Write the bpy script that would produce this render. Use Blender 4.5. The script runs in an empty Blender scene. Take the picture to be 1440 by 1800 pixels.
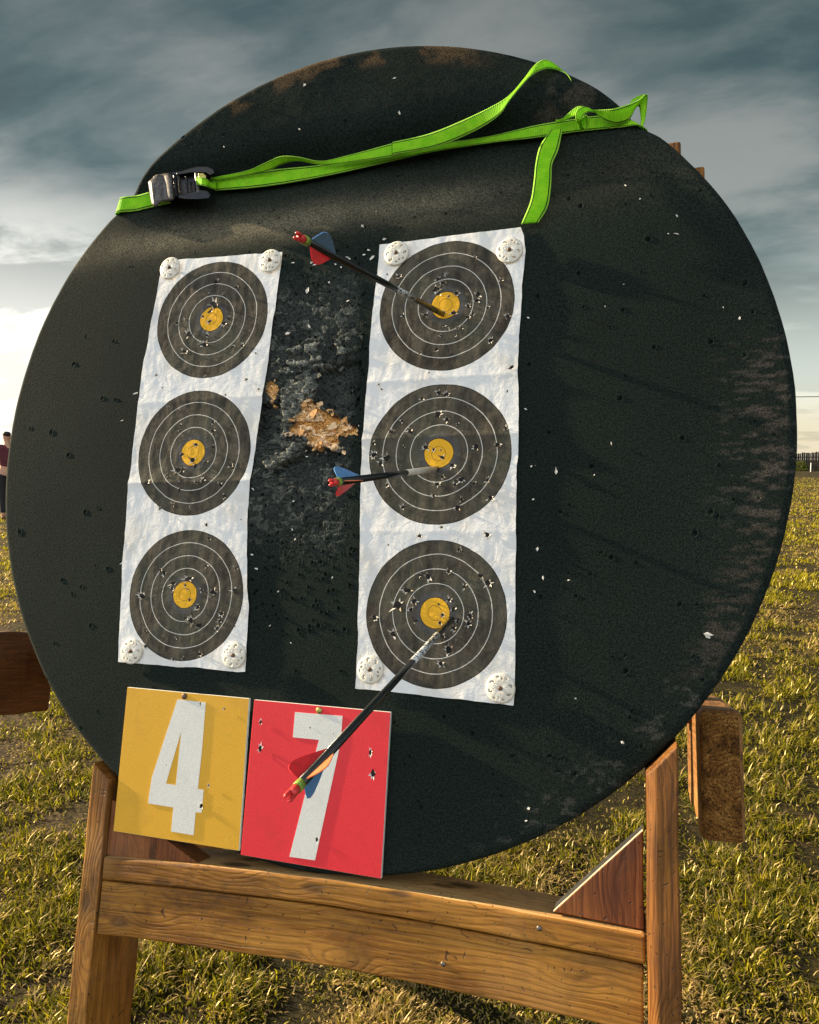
import bpy, math, random
import numpy as np
from mathutils import Matrix, Vector
random.seed(7); rng = np.random.default_rng(7)
S = bpy.context.scene
COL = S.collection

# ------------------------------------------------------------------ camera frame
# board frame: origin at the centre of the foam disc, x right, y up along the face, z out of the face
DISC_H = 1.31                                   # height of the disc centre above the grass
RC = np.array([[0.9544988445, -0.0405967928, 0.2954384136],
               [-0.0082404133, 0.9867217737, 0.1622104712],
               [-0.2981007403, -0.1572642420, 0.9414902585]])
TC = np.array([4.30077195, -8.10477160, 103.60726763])
CX, CY, FPX = -16.02, -3.96, 1300.0             # disc centre in the measured plane (cm), focal length (px of 1440)

def unp(px, py, h=0.0):
    """point of the photograph -> board coordinates (m) at height h cm above the face"""
    ray = np.array([(px-720)/FPX, (py-900)/FPX, 1.0]); n = RC[:, 2]
    P = ray*((n@TC - h)/(n@ray)) - TC
    return np.array([(P@RC[:, 0]-CX)/100, -(P@RC[:, 1]-CY)/100, h/100])

def bl(xb, yb, h):                               # measured cm -> board coordinates (m)
    return np.array([(xb-CX)/100, -(yb-CY)/100, h/100])

cpos = -(RC.T@TC)
# level: the horizon of the photograph passes through these two points
def _dirb(px, py):
    v = np.array([(px-720)/FPX, (py-900)/FPX, 1.0])@RC; return np.array([v[0], -v[1], -v[2]])
_up = np.cross(_dirb(1420, 808), _dirb(14, 798)); _up /= np.linalg.norm(_up); _up = _up if _up[1] > 0 else -_up
_yy = np.array([0, 0, -1.0]); _yy = _yy-_up*(_yy@_up); _yy /= np.linalg.norm(_yy); _xx = np.cross(_yy, _up)
MB = Matrix.Identity(4)
for i in range(3):
    MB[0][i], MB[1][i], MB[2][i] = _xx[i], _yy[i], _up[i]
MB = Matrix.Translation((0, 0, DISC_H)) @ MB
LEAN = math.asin(-np.array([0, 0, -1.0])@_up)
cam_b = Matrix.Identity(4)
def _b(v): return Vector((v[0], -v[1], -v[2]))
X_, Y_, Z_ = _b(RC[0]), -_b(RC[1]), -_b(RC[2])
for i in range(3):
    cam_b[i][0], cam_b[i][1], cam_b[i][2] = X_[i], Y_[i], Z_[i]
pb = bl(cpos[0], cpos[1], -cpos[2])
for i in range(3): cam_b[i][3] = pb[i]
cam_d = bpy.data.cameras.new('camera'); cam = bpy.data.objects.new('camera', cam_d); COL.objects.link(cam)
cam.matrix_world = MB @ cam_b
cam_d.sensor_fit = 'HORIZONTAL'; cam_d.sensor_width = 36; cam_d.lens = 36*FPX/1440
cam_d.clip_start = 0.02; cam_d.clip_end = 3000
S.camera = cam
CAMW = cam.matrix_world.copy()

def ray_w(px, py):
    v = Vector(((px-720)/FPX, -(py-900)/FPX, -1.0)); return (CAMW.to_3x3() @ v)
def world_at(px, py, depth): return CAMW.translation + ray_w(px, py)*depth
def ground_at(px, py):
    d = ray_w(px, py); return CAMW.translation + d*(-CAMW.translation.z/d.z)

# ------------------------------------------------------------------ sun, sky, exposure
SUN_AZ, SUN_EL = math.radians(87.3), math.radians(21)       # azimuth measured to the left of +Y
SUN = Vector((-math.cos(SUN_EL)*math.sin(SUN_AZ), math.cos(SUN_EL)*math.cos(SUN_AZ), math.sin(SUN_EL)))
sd = bpy.data.lights.new('sun', 'SUN'); sd.energy = 5.0; sd.angle = math.radians(0.6); sd.color = (1.0, 0.80, 0.52)
so = bpy.data.objects.new('sun', sd); COL.objects.link(so); so.rotation_euler = SUN.to_track_quat('Z', 'Y').to_euler()
so.location = (-6, 2, 6)
S.view_settings.view_transform = 'Standard'; S.view_settings.look = 'None'
S.view_settings.exposure = 1.40; S.view_settings.gamma = 1.0

class NT:
    """small helper to write node trees"""
    def __init__(s, tree): s.t = tree; s.n = tree.nodes; s.l = tree.links
    def node(s, typ, ins=None, **kw):
        n = s.n.new(typ)
        for k, v in kw.items(): setattr(n, k, v)
        for k, v in (ins or {}).items(): s.set(n.inputs[k], v)
        return n
    def set(s, inp, v):
        if hasattr(v, 'is_output'): s.l.new(v, inp)
        elif hasattr(v, 'outputs'): s.l.new(v.outputs[0], inp)
        else: inp.default_value = v
    def m(s, op, a, b=None, c=None, clamp=False):
        n = s.n.new('ShaderNodeMath'); n.operation = op; n.use_clamp = clamp
        for i, v in enumerate((a, b, c)):
            if v is not None: s.set(n.inputs[i], v)
        return n.outputs[0]
    def vm(s, op, a, b=None):
        n = s.n.new('ShaderNodeVectorMath'); n.operation = op
        s.set(n.inputs[0], a)
        if b is not None: s.set(n.inputs[1], b)
        return n.outputs['Value'] if op in ('DOT_PRODUCT', 'LENGTH', 'DISTANCE') else n.outputs[0]
    def mix(s, f, a, b, blend='MIX'):
        n = s.n.new('ShaderNodeMix'); n.data_type = 'RGBA'; n.blend_type = blend; n.clamp_factor = True
        s.set(n.inputs[0], f); s.set(n.inputs[6], a); s.set(n.inputs[7], b); return n.outputs[2]
    def ss(s, x, a, b, lo=0.0, hi=1.0):
        n = s.n.new('ShaderNodeMapRange'); n.interpolation_type = 'SMOOTHSTEP'
        s.set(n.inputs[0], x); n.inputs[1].default_value = a; n.inputs[2].default_value = b
        n.inputs[3].default_value = lo; n.inputs[4].default_value = hi; return n.outputs[0]
    def noise(s, vec, scale, detail=4, rough=0.55, dist=0.0, out=0):
        n = s.n.new('ShaderNodeTexNoise'); s.set(n.inputs['Vector'], vec); n.inputs['Scale'].default_value = scale
        n.inputs['Detail'].default_value = detail; n.inputs['Roughness'].default_value = rough
        n.inputs['Distortion'].default_value = dist; return n.outputs[out]
    def vor(s, vec, scale, feature='F1', rnd=1.0, out='Distance'):
        n = s.n.new('ShaderNodeTexVoronoi'); n.feature = feature; s.set(n.inputs['Vector'], vec)
        n.inputs['Scale'].default_value = scale; n.inputs['Randomness'].default_value = rnd; return n.outputs[out]
    def scale(s, vec, xyz, loc=(0, 0, 0)):
        n = s.n.new('ShaderNodeMapping'); s.set(n.inputs[0], vec); n.inputs[3].default_value = xyz
        n.inputs[1].default_value = loc; return n.outputs[0]
    def ramp(s, f, stops):
        n = s.n.new('ShaderNodeValToRGB'); s.set(n.inputs[0], f); e = n.color_ramp.elements
        e[0].position, e[0].color = stops[0][0], (*stops[0][1], 1)
        e[1].position, e[1].color = stops[-1][0], (*stops[-1][1], 1)
        for p, c in stops[1:-1]:
            k = e.new(p); k.color = (*c, 1)
        return n.outputs[0]
    def bump(s, h, strength, dist, normal=None):
        n = s.n.new('ShaderNodeBump'); s.set(n.inputs['Height'], h); n.inputs['Strength'].default_value = strength
        n.inputs['Distance'].default_value = dist
        if normal is not None: s.set(n.inputs['Normal'], normal)
        return n.outputs[0]

W = bpy.data.worlds.new('World'); S.world = W; W.use_nodes = True
t = NT(W.node_tree); bg = W.node_tree.nodes['Background']; bg.inputs[1].default_value = 0.1
sky = t.node('ShaderNodeTexSky'); sky.sky_type = 'NISHITA'; sky.sun_disc = False
sky.sun_elevation = SUN_EL; sky.sun_rotation = -SUN_AZ; sky.dust_density = 2.0
tc = t.node('ShaderNodeTexCoord'); D = tc.outputs['Generated']
sp = t.node('ShaderNodeSeparateXYZ', {0: D}); dx, dy, dz = sp.outputs
den = t.m('ADD', t.m('MAXIMUM', dz, 0.0), 0.22)
cv = t.node('ShaderNodeCombineXYZ', {0: t.m('DIVIDE', dx, den), 1: t.m('DIVIDE', dy, den), 2: 3.1}).outputs[0]
big = t.noise(t.scale(cv, (0.75, 1.1, 1)), 0.95, 4, 0.5, 0.1)
fine = t.noise(t.scale(cv, (0.9, 1.7, 1)), 2.4, 7, 0.56, 0.25)
cl = t.m('ADD', t.m('MULTIPLY', big, 0.62), t.m('MULTIPLY', fine, 0.38))
cl = t.ss(cl, 0.41, 0.62)
cloud = t.ramp(cl, [(0.0, (0.040, 0.082, 0.082)), (0.35, (0.092, 0.150, 0.148)), (0.7, (0.19, 0.238, 0.228)), (1.0, (0.35, 0.378, 0.350))])
sun_dot = t.vm('DOT_PRODUCT', D, tuple(SUN))
low = t.ss(dz, 0.30, 0.06)                                   # lower part of the sky is brighter
cloud = t.vm('SCALE', cloud); t.set(cloud.node.inputs['Scale'], t.ss(dz, 0.22, 0.60, 1.0, 0.62))
glow = t.m('MULTIPLY', t.ss(sun_dot, 0.30, 0.75), t.ss(dz, 0.34, 0.12))
brk = t.ss(fine, 0.42, 0.60)
bright = t.mix(t.ss(dz, 0.02, 0.12), (0.95, 0.84, 0.60, 1), (0.95, 1.02, 0.92, 1))
bright = t.mix(t.ss(sun_dot, 0.45, 0.8), bright, (1.15, 1.12, 1.02, 1))
f1 = t.m('MULTIPLY', t.ss(dz, 0.29, 0.07), t.m('ADD', 0.75, t.m('MULTIPLY', brk, 0.3)), clamp=True)
f2 = t.m('MULTIPLY', glow, t.m('ADD', 0.50, t.m('MULTIPLY', brk, 1.2)), clamp=True)
col = t.mix(f1, cloud, bright)
col = t.mix(f2, col, (1.25, 1.22, 1.12, 1))
# brightness added to the unseen sky behind the photographer, filling the target's front
back = t.m('MULTIPLY', t.m('MULTIPLY', t.ss(dy, 0.0, -0.6), t.ss(dz, -0.02, 0.10)), t.ss(dz, 0.92, 0.50, 0.25, 1.0))
col = t.mix(back, col, t.mix(cl, (1.35, 1.50, 1.62, 1), (2.1, 2.15, 2.2, 1)))
col = t.vm('SCALE', col); col.node.inputs['Scale'].default_value = 3.4
tot = t.vm('ADD', col, t.mix(0.05, (0, 0, 0, 1), sky.outputs[0]))
t.set(bg.inputs[0], tot)

# ------------------------------------------------------------------ object helpers
def mesh_obj(name, V, F, mats, parent=None, frame='B', loc=None, smooth=False, midx=None, attrs=None, bevel=None):
    """V in board coordinates (frame B) or world coordinates (frame W); the origin goes to loc"""
    V = np.asarray(V, dtype=float).reshape(-1, 3)
    if loc is None: loc = V.mean(0) if parent is None else ORG[parent.name]
    loc = np.asarray(loc, float)
    me = bpy.data.meshes.new(name)
    L = V-loc
    if isinstance(F, np.ndarray) and F.ndim == 2:
        me.vertices.add(len(L)); me.vertices.foreach_set('co', L.astype(np.float32).ravel())
        k = F.shape[1]; me.loops.add(F.size); me.loops.foreach_set('vertex_index', F.astype(np.int32).ravel())
        me.polygons.add(len(F)); me.polygons.foreach_set('loop_start', np.arange(0, F.size, k, dtype=np.int32))
        me.polygons.foreach_set('loop_total', np.full(len(F), k, dtype=np.int32)); me.update(calc_edges=True)
    else:
        me.from_pydata([tuple(v) for v in L], [], [tuple(int(i) for i in f) for f in F]); me.update()
    if not isinstance(mats, (list, tuple)): mats = [mats]
    for m_ in mats: me.materials.append(m_)
    if midx is not None: me.polygons.foreach_set('material_index', np.asarray(midx, dtype=np.int32))
    if smooth: me.polygons.foreach_set('use_smooth', np.ones(len(me.polygons), dtype=bool))
    for an, (typ, data) in (attrs or {}).items():
        a = me.attributes.new(an, typ, 'POINT')
        if typ == 'FLOAT_VECTOR': a.data.foreach_set('vector', np.asarray(data, np.float32).ravel())
        elif typ == 'FLOAT_COLOR': a.data.foreach_set('color', np.asarray(data, np.float32).ravel())
        else: a.data.foreach_set('value', np.asarray(data, np.float32).ravel())
    o = bpy.data.objects.new(name, me); COL.objects.link(o); place(o, loc, parent, frame)
    if bevel:
        b = o.modifiers.new('edges', 'BEVEL'); b.width = bevel; b.segments = 3; b.limit_method = 'ANGLE'; b.angle_limit = math.radians(40)
        b.harden_normals = False
    return o
ORG = {}
def place(o, loc, parent, frame):
    ORG[o.name] = np.asarray(loc, float)
    if parent is not None:
        o.parent = parent; o.location = Vector(np.asarray(loc)-ORG[parent.name])
    elif frame == 'B':
        o.matrix_world = MB @ Matrix.Translation(Vector(loc))
    else: o.location = Vector(loc)
def empty(name, loc, frame='B'):
    o = bpy.data.objects.new(name, None); o.empty_display_size = 0.05; COL.objects.link(o); place(o, loc, None, frame); return o
def tag(o, label=None, cat=None, group=None, kind=None):
    if label: o['label'] = label
    if cat: o['category'] = cat
    if group: o['group'] = group
    if kind: o['kind'] = kind
    return o

def mat(name, base=(0.5, 0.5, 0.5), rough=0.7, metal=0.0, spec=0.5):
    m_ = bpy.data.materials.new(name); m_.use_nodes = True; t = NT(m_.node_tree)
    b = m_.node_tree.nodes['Principled BSDF']; b.inputs['Base Color'].default_value = (*base, 1)
    b.inputs['Roughness'].default_value = rough; b.inputs['Metallic'].default_value = metal
    b.inputs['Specular IOR Level'].default_value = spec
    return m_, t, b
def worn(name, base, rough=0.6, metal=0.0, var=0.25, scale=60, bumpd=0.0003, spec=0.4):
    """a plain colour with mottling, uneven gloss and a fine bump"""
    m_, t, b = mat(name, base, rough, metal, spec)
    oc = t.node('ShaderNodeTexCoord').outputs['Object']
    n1 = t.noise(oc, scale, 5, 0.6); n2 = t.noise(oc, scale*5, 3, 0.6)
    f = t.m('ADD', t.m('MULTIPLY', n1, 0.7), t.m('MULTIPLY', n2, 0.3))
    dark = tuple(c*(1-var) for c in base); lite = tuple(min(1, c*(1+var*0.6)) for c in base)
    t.set(b.inputs['Base Color'], t.mix(t.ss(f, 0.35, 0.65), (*dark, 1), (*lite, 1)))
    t.set(b.inputs['Roughness'], t.ss(n2, 0.3, 0.7, max(0, rough-0.12), min(1, rough+0.12)))
    t.set(b.inputs['Normal'], t.bump(f, 0.6, bumpd))
    return m_

def box(V, F, lo, hi, G=None, axis=0):
    """append a box to V, F; G collects grain coordinates (along, across, across)"""
    i = len(V)
    for z in (lo[2], hi[2]):
        for y in (lo[1], hi[1]):
            for x in (lo[0], hi[0]):
                V.append((x, y, z))
                if G is not None:
                    p = [x, y, z]; p = p[axis:]+p[:axis]; G.append(p)
    for f in ((0, 2, 3, 1), (4, 5, 7, 6), (0, 1, 5, 4), (2, 6, 7, 3), (0, 4, 6, 2), (1, 3, 7, 5)):
        F.append(tuple(i+k for k in f))

def tube(P, R, n=12, cap=True):
    """tube along points P with radii R -> V, F"""
    P = np.asarray(P, float); R = np.broadcast_to(np.asarray(R, float), (len(P),)); V = []; F = []
    T = np.gradient(P, axis=0); T /= np.linalg.norm(T, axis=1)[:, None]
    u = np.cross(T[0], (0.13, 0.95, 0.3)); u /= np.linalg.norm(u)
    for k in range(len(P)):
        u = u - T[k]*(u@T[k]); u /= np.linalg.norm(u); w = np.cross(T[k], u)
        for j in range(n):
            a = 2*math.pi*j/n; V.append(P[k]+R[k]*(math.cos(a)*u+math.sin(a)*w))
    for k in range(len(P)-1):
        for j in range(n):
            F.append((k*n+j, k*n+(j+1) % n, (k+1)*n+(j+1) % n, (k+1)*n+j))
    if cap: F.append(tuple(range(n-1, -1, -1))); F.append(tuple((len(P)-1)*n+j for j in range(n)))
    return V, F

def prism(poly, z0, z1):
    """poly: list of (x,y) counter-clockwise in board coordinates"""
    n = len(poly); V = [(x, y, z0) for x, y in poly]+[(x, y, z1) for x, y in poly]
    F = [tuple(range(n-1, -1, -1)), tuple(range(n, 2*n))]+[(i, (i+1) % n, n+(i+1) % n, n+i) for i in range(n)]
    return V, F
def ccw(poly):
    a = sum(p[0]*q[1]-q[0]*p[1] for p, q in zip(poly, poly[1:]+poly[:1])); return poly if a > 0 else poly[::-1]

# ------------------------------------------------------------------ numpy noise
_perm = rng.permutation(4096)
def _h(ix, iy, s=0): return _perm[(_perm[(ix+s*57) & 4095]+iy+s*131) & 4095]/4095.0
def vnoise(x, y, s=0):
    ix = np.floor(x).astype(int); iy = np.floor(y).astype(int); fx = x-ix; fy = y-iy
    fx = fx*fx*(3-2*fx); fy = fy*fy*(3-2*fy)
    a = _h(ix, iy, s); b = _h(ix+1, iy, s); c = _h(ix, iy+1, s); d = _h(ix+1, iy+1, s)
    return (a*(1-fx)+b*fx)*(1-fy)+(c*(1-fx)+d*fx)*fy
def fbm(x, y, o=4, s=0):
    r = 0; amp = 0.5; tot = 0
    for k in range(o):
        r = r+amp*vnoise(x*2**k+17*k, y*2**k-9*k, s+k); tot += amp; amp *= 0.55
    return r/tot
def worley(x, y, s=0):
    ix = np.floor(x).astype(int); iy = np.floor(y).astype(int); f1 = np.full(x.shape, 9.0); f2 = f1.copy(); idv = np.zeros(x.shape)
    for i in (-1, 0, 1):
        for j in (-1, 0, 1):
            a = _h(ix+i, iy+j, s+3); b = _h(ix+i, iy+j, s+5)
            d = np.hypot(ix+i+a-x, iy+j+b-y); m_ = d < f1
            f2 = np.where(m_, f1, np.minimum(f2, d)); idv = np.where(m_, _h(ix+i, iy+j, s+9), idv); f1 = np.where(m_, d, f1)
    return f1, f2, idv
def sstep(x, a, b):
    t_ = np.clip((x-a)/(b-a), 0, 1); return t_*t_*(3-2*t_)
def poly_dist(x, y, poly):
    """signed distance (m), negative inside"""
    poly = np.asarray(poly)[:, :2]; n = len(poly); d = np.full(x.shape, 9.0); ins = np.zeros(x.shape, bool)
    for i in range(n):
        a = poly[i]; b = poly[(i+1) % n]; e = b-a
        tt = np.clip(((x-a[0])*e[0]+(y-a[1])*e[1])/(e@e), 0, 1)
        d = np.minimum(d, np.hypot(x-a[0]-tt*e[0], y-a[1]-tt*e[1]))
        c = ((a[1] > y) != (b[1] > y)) & (x < (b[0]-a[0])*(y-a[1])/(b[1]-a[1]+1e-12)+a[0]); ins ^= c
    return np.where(ins, -d, d)

# ------------------------------------------------------------------ ground and field
gm, t, b = mat('soil_and_turf', (0.05, 0.045, 0.02), 0.95, 0, 0.15)
oc = t.node('ShaderNodeTexCoord').outputs['Object']
n1 = t.noise(oc, 0.55, 6, 0.6, 0.4); n2 = t.noise(oc, 6.0, 8, 0.7); n3 = t.noise(oc, 45.0, 6, 0.7)
c0 = t.mix(t.ss(n2, 0.35, 0.65), (0.014, 0.012, 0.006, 1), (0.062, 0.050, 0.018, 1))
c1 = t.mix(t.ss(n3, 0.4, 0.62), (0.030, 0.020, 0.012, 1), (0.20, 0.135, 0.070, 1))
t.set(b.inputs['Base Color'], t.mix(t.ss(n1, 0.50, 0.66), c0, c1))
hh = t.m('ADD', t.m('MULTIPLY', n2, 0.7), t.m('MULTIPLY', n3, 0.4))
t.set(b.inputs['Normal'], t.bump(hh, 1.0, 0.06))
g = 2000.0
R_ = np.concatenate([[0], np.geomspace(0.4, g, 60)]); A_ = np.linspace(0, 2*math.pi, 97)[:-1]
V = [(0, 0, 0)]; F = []
for k, r in enumerate(R_[1:]):
    for a in A_:
        x, y = r*math.cos(a), r*math.sin(a)
        V.append((x, y, 0.0 if r < 30 else 0.0))
nA = len(A_)
for j in range(nA): F.append((0, 1+j, 1+(j+1) % nA))
for k in range(len(R_)-2):
    for j in range(nA):
        F.append((1+k*nA+j, 1+(k+1)*nA+j, 1+(k+1)*nA+(j+1) % nA, 1+k*nA+(j+1) % nA))
tag(mesh_obj('ground', V, F, gm, frame='W', loc=(0, 0, 0)), kind='structure')

# grass: individually bent blades, denser and taller in clumps, straw in dry patches
def grass():
    N = 1250000
    lr = rng.uniform(math.log(0.60), math.log(60), N); r = np.exp(lr)
    fw = CAMW.to_3x3() @ Vector((0, 0, -1)); a0 = math.atan2(fw.y, fw.x)
    a = a0+rng.uniform(-1.15, 1.15, N)
    x = CAMW.translation.x+r*np.cos(a); y = CAMW.translation.y+r*np.sin(a)
    cl_ = fbm(x*7+50, y*7+50, 3, 1); dens = fbm(x*1.6+9, y*1.6+9, 3, 4); dry = fbm(x*1.1+31, y*1.1+77, 4, 8)
    keep = rng.uniform(0, 1, N) < np.clip(0.36+2.8*(cl_-0.42)+1.6*(dens-0.45), 0.12, 1)
    x, y, r, cl_, dens, dry = [q[keep] for q in (x, y, r, cl_, dens, dry)]; N = len(x)
    lod = np.clip(r/2.6, 1, 9)
    dd = sstep(dry, 0.46, 0.60); straw = rng.uniform(0, 1, N) < (0.16+0.62*dd)
    Lb = rng.uniform(0.012, 0.044, N)*(0.45+1.2*sstep(cl_, 0.35, 0.75))*(1-0.35*dd)*np.where(straw, 1.15, 1.0)*lod**0.30
    wd = rng.uniform(0.0011, 0.0027, N)*lod**0.85
    ph = rng.uniform(0, 2*math.pi, N)
    tilt = np.where(straw, rng.uniform(0.5, 1.45, N), rng.uniform(0.1, 1.05, N))
    bend = rng.uniform(0.1, 0.9, N)
    dxh = np.cos(ph); dyh = np.sin(ph); sx = -dyh; sy = dxh
    rot = rng.uniform(-0.9, 0.9, N); sx, sy = sx*np.cos(rot)-sy*np.sin(rot), sx*np.sin(rot)+sy*np.cos(rot)
    t1 = tilt; t2 = np.minimum(tilt+bend, 1.75)
    m1 = 0.5*Lb; p0 = np.stack([x, y, rng.uniform(-0.004, 0.004, N)+np.where(straw, 0.004, 0)], 1)
    p1 = p0+np.stack([np.sin(t1)*dxh*m1, np.sin(t1)*dyh*m1, np.cos(t1)*m1], 1)
    p2 = p1+np.stack([np.sin(t2)*dxh*m1, np.sin(t2)*dyh*m1, np.cos(t2)*m1], 1)
    p2[:, 2] = np.maximum(p2[:, 2], 0.003)
    s_ = np.stack([sx, sy, np.zeros(N)], 1)*wd[:, None]
    V = np.stack([p0-s_, p0+s_, p1-s_*0.85, p1+s_*0.85, p2], 1).reshape(-1, 3)
    i = np.arange(N)*5
    T = np.stack([i, i+1, i+3, i, i+3, i+2, i+2, i+3, i+4], 1).reshape(-1, 3)
    gcol = np.array([0.040, 0.062, 0.004]); ycol = np.array([0.48, 0.40, 0.016]); scol = np.array([0.58, 0.41, 0.17])
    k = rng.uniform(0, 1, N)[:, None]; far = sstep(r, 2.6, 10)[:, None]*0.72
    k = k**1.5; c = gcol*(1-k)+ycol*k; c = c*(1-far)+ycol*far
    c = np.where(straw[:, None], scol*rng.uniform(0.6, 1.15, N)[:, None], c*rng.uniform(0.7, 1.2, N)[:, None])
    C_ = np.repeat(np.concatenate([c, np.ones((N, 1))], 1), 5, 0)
    m_ = bpy.data.materials.new('grass_blade'); m_.use_nodes = True; t = NT(m_.node_tree); m_.node_tree.nodes.clear()
    at = t.node('ShaderNodeAttribute', attribute_name='tint').outputs['Color']
    df = t.node('ShaderNodeBsdfDiffuse', {0: at}); tr = t.node('ShaderNodeBsdfTranslucent', {0: t.vm('MULTIPLY', at, (0.95, 1.0, 0.6))})
    gl = t.node('ShaderNodeBsdfGlossy', {0: (0.6, 0.5, 0.3, 1), 1: 0.4})
    mx = t.node('ShaderNodeMixShader', {0: 0.48, 1: df, 2: tr}); mx2 = t.node('ShaderNodeMixShader', {0: 0.08, 1: mx, 2: gl})
    out = t.node('ShaderNodeOutputMaterial', {0: mx2})
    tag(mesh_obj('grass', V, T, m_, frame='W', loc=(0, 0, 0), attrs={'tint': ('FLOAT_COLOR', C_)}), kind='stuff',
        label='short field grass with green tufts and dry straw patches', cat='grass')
grass()

# ------------------------------------------------------------------ wood
def wood(name, dark, mid, lite, rough=0.62, knots=0.16, seed=0.0, red=0.0):
    m_, t, b = mat(name, mid, rough, 0, 0.35)
    gc = t.node('ShaderNodeAttribute', attribute_name='grain').outputs['Vector']
    gc = t.vm('ADD', gc, (seed*3.7, seed*1.3, seed*2.1))
    warp = t.noise(t.scale(gc, (2.2, 7, 7)), 1.0, 3, 0.5)
    kn = t.vor(t.scale(gc, (6.5, 15, 15)), 1.0)
    kfield = t.ss(kn, 0.50, 0.02)
    s3 = t.node('ShaderNodeSeparateXYZ', {0: gc}).outputs
    wv = t.m('ADD', t.m('MULTIPLY', s3[1], 330), t.m('MULTIPLY', s3[2], 230))
    wv = t.m('ADD', wv, t.m('MULTIPLY', warp, 26)); wv = t.m('ADD', wv, t.m('MULTIPLY', kfield, 13))
    rings = t.m('ADD', t.m('MULTIPLY', t.m('SINE', t.m('MULTIPLY', wv, 2.2)), 0.5), 0.5)
    rings = t.m('POWER', rings, 3.0)
    fib = t.noise(t.scale(gc, (11, 300, 300)), 1.0, 5, 0.72)
    blot = t.noise(t.scale(gc, (3, 12, 12)), 1.0, 5, 0.6)
    f = t.m('ADD', t.m('MULTIPLY', blot, 0.55), t.m('MULTIPLY', fib, 0.5))
    c = t.ramp(t.ss(f, 0.36, 0.68), [(0, dark), (0.5, mid), (1, lite)])
    c = t.mix(t.m('MULTIPLY', rings, 0.24), c, (*[q*0.42 for q in dark], 1))
    kmask = t.ss(t.m('ADD', kn, t.m('MULTIPLY', fib, 0.06)), knots+0.08, knots*0.7)
    c = t.mix(t.m('MULTIPLY', kmask, 0.85), c, (0.035, 0.014, 0.005, 1))
    kn2 = t.vor(t.scale(gc, (9, 26, 26), (7, 2, 5)), 1.0); k2 = t.ss(t.m('ADD', kn2, t.m('MULTIPLY', fib, 0.10)), 0.26, 0.14)
    c = t.mix(t.m('MULTIPLY', k2, 0.65), c, (0.045, 0.018, 0.006, 1)); kmask = t.m('MAXIMUM', kmask, k2)
    dn = t.vor(t.scale(t.vm('ADD', gc, t.vm('SCALE', t.noise(gc, 9, 2, 0.5, 0, 1))), (17, 34, 34), (1, 9, 4)), 1.0); dnt = t.ss(t.m('ADD', dn, t.m('MULTIPLY', fib, 0.12)), 0.24, 0.16)
    c = t.mix(t.m('MULTIPLY', dnt, 0.8), c, (0.030, 0.012, 0.004, 1)); kmask = t.m('MAXIMUM', kmask, dnt)
    chk = t.ss(t.noise(t.scale(gc, (4, 260, 260), (3, 1, 2)), 1.0, 2, 0.5), 0.30, 0.24)
    c = t.mix(t.m('MULTIPLY', chk, 0.7), c, (0.03, 0.013, 0.006, 1))
    oc_ = t.node('ShaderNodeTexCoord').outputs['Object']; dirt = t.noise(oc_, 9, 6, 0.68, 0.6)
    c = t.mix(t.m('MULTIPLY', t.ss(dirt, 0.50, 0.68), 0.45), c, (0.030, 0.017, 0.009, 1))
    c = t.mix(t.m('MULTIPLY', t.ss(t.noise(oc_, 5, 5, 0.6), 0.52, 0.70), 0.35), c, (*[q*0.9+0.04 for q in lite], 1))
    t.set(b.inputs['Base Color'], c)
    h = t.m('SUBTRACT', t.m('ADD', t.m('MULTIPLY', fib, 0.5), t.m('MULTIPLY', rings, -0.3)), t.m('MULTIPLY', chk, 1.2))
    h = t.m('SUBTRACT', h, t.m('MULTIPLY', kmask, 0.5))
    t.set(b.inputs['Normal'], t.bump(h, 0.75, 0.0016))
    t.set(b.inputs['Roughness'], t.ss(fib, 0.3, 0.7, rough-0.12, rough+0.15))
    return m_
W_RAIL = wood('weathered_rail_timber', (0.105, 0.033, 0.003), (0.275, 0.108, 0.010), (0.47, 0.215, 0.032), seed=1)
W_SUNLIT = wood('sunlit_rail_top', (0.34, 0.17, 0.05), (0.56, 0.32, 0.12), (0.70, 0.46, 0.21), seed=1)  # paler copy of the rail timber; sunlight on the top is painted in
W_POST = wood('stained_post_timber', (0.090, 0.029, 0.003), (0.225, 0.086, 0.009), (0.38, 0.170, 0.027), seed=2, knots=0.10)
W_RED = wood('red_brown_timber', (0.095, 0.022, 0.004), (0.21, 0.062, 0.012), (0.31, 0.110, 0.024), seed=3, knots=0.05)
W_DARK = wood('dark_aged_timber', (0.055, 0.020, 0.005), (0.120, 0.048, 0.013), (0.20, 0.086, 0.026), seed=4, knots=0.13)
W_SIDE = wood('side_arm_timber', (0.10, 0.040, 0.010), (0.23, 0.10, 0.028), (0.36, 0.18, 0.055), seed=6, knots=0.1)
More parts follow.
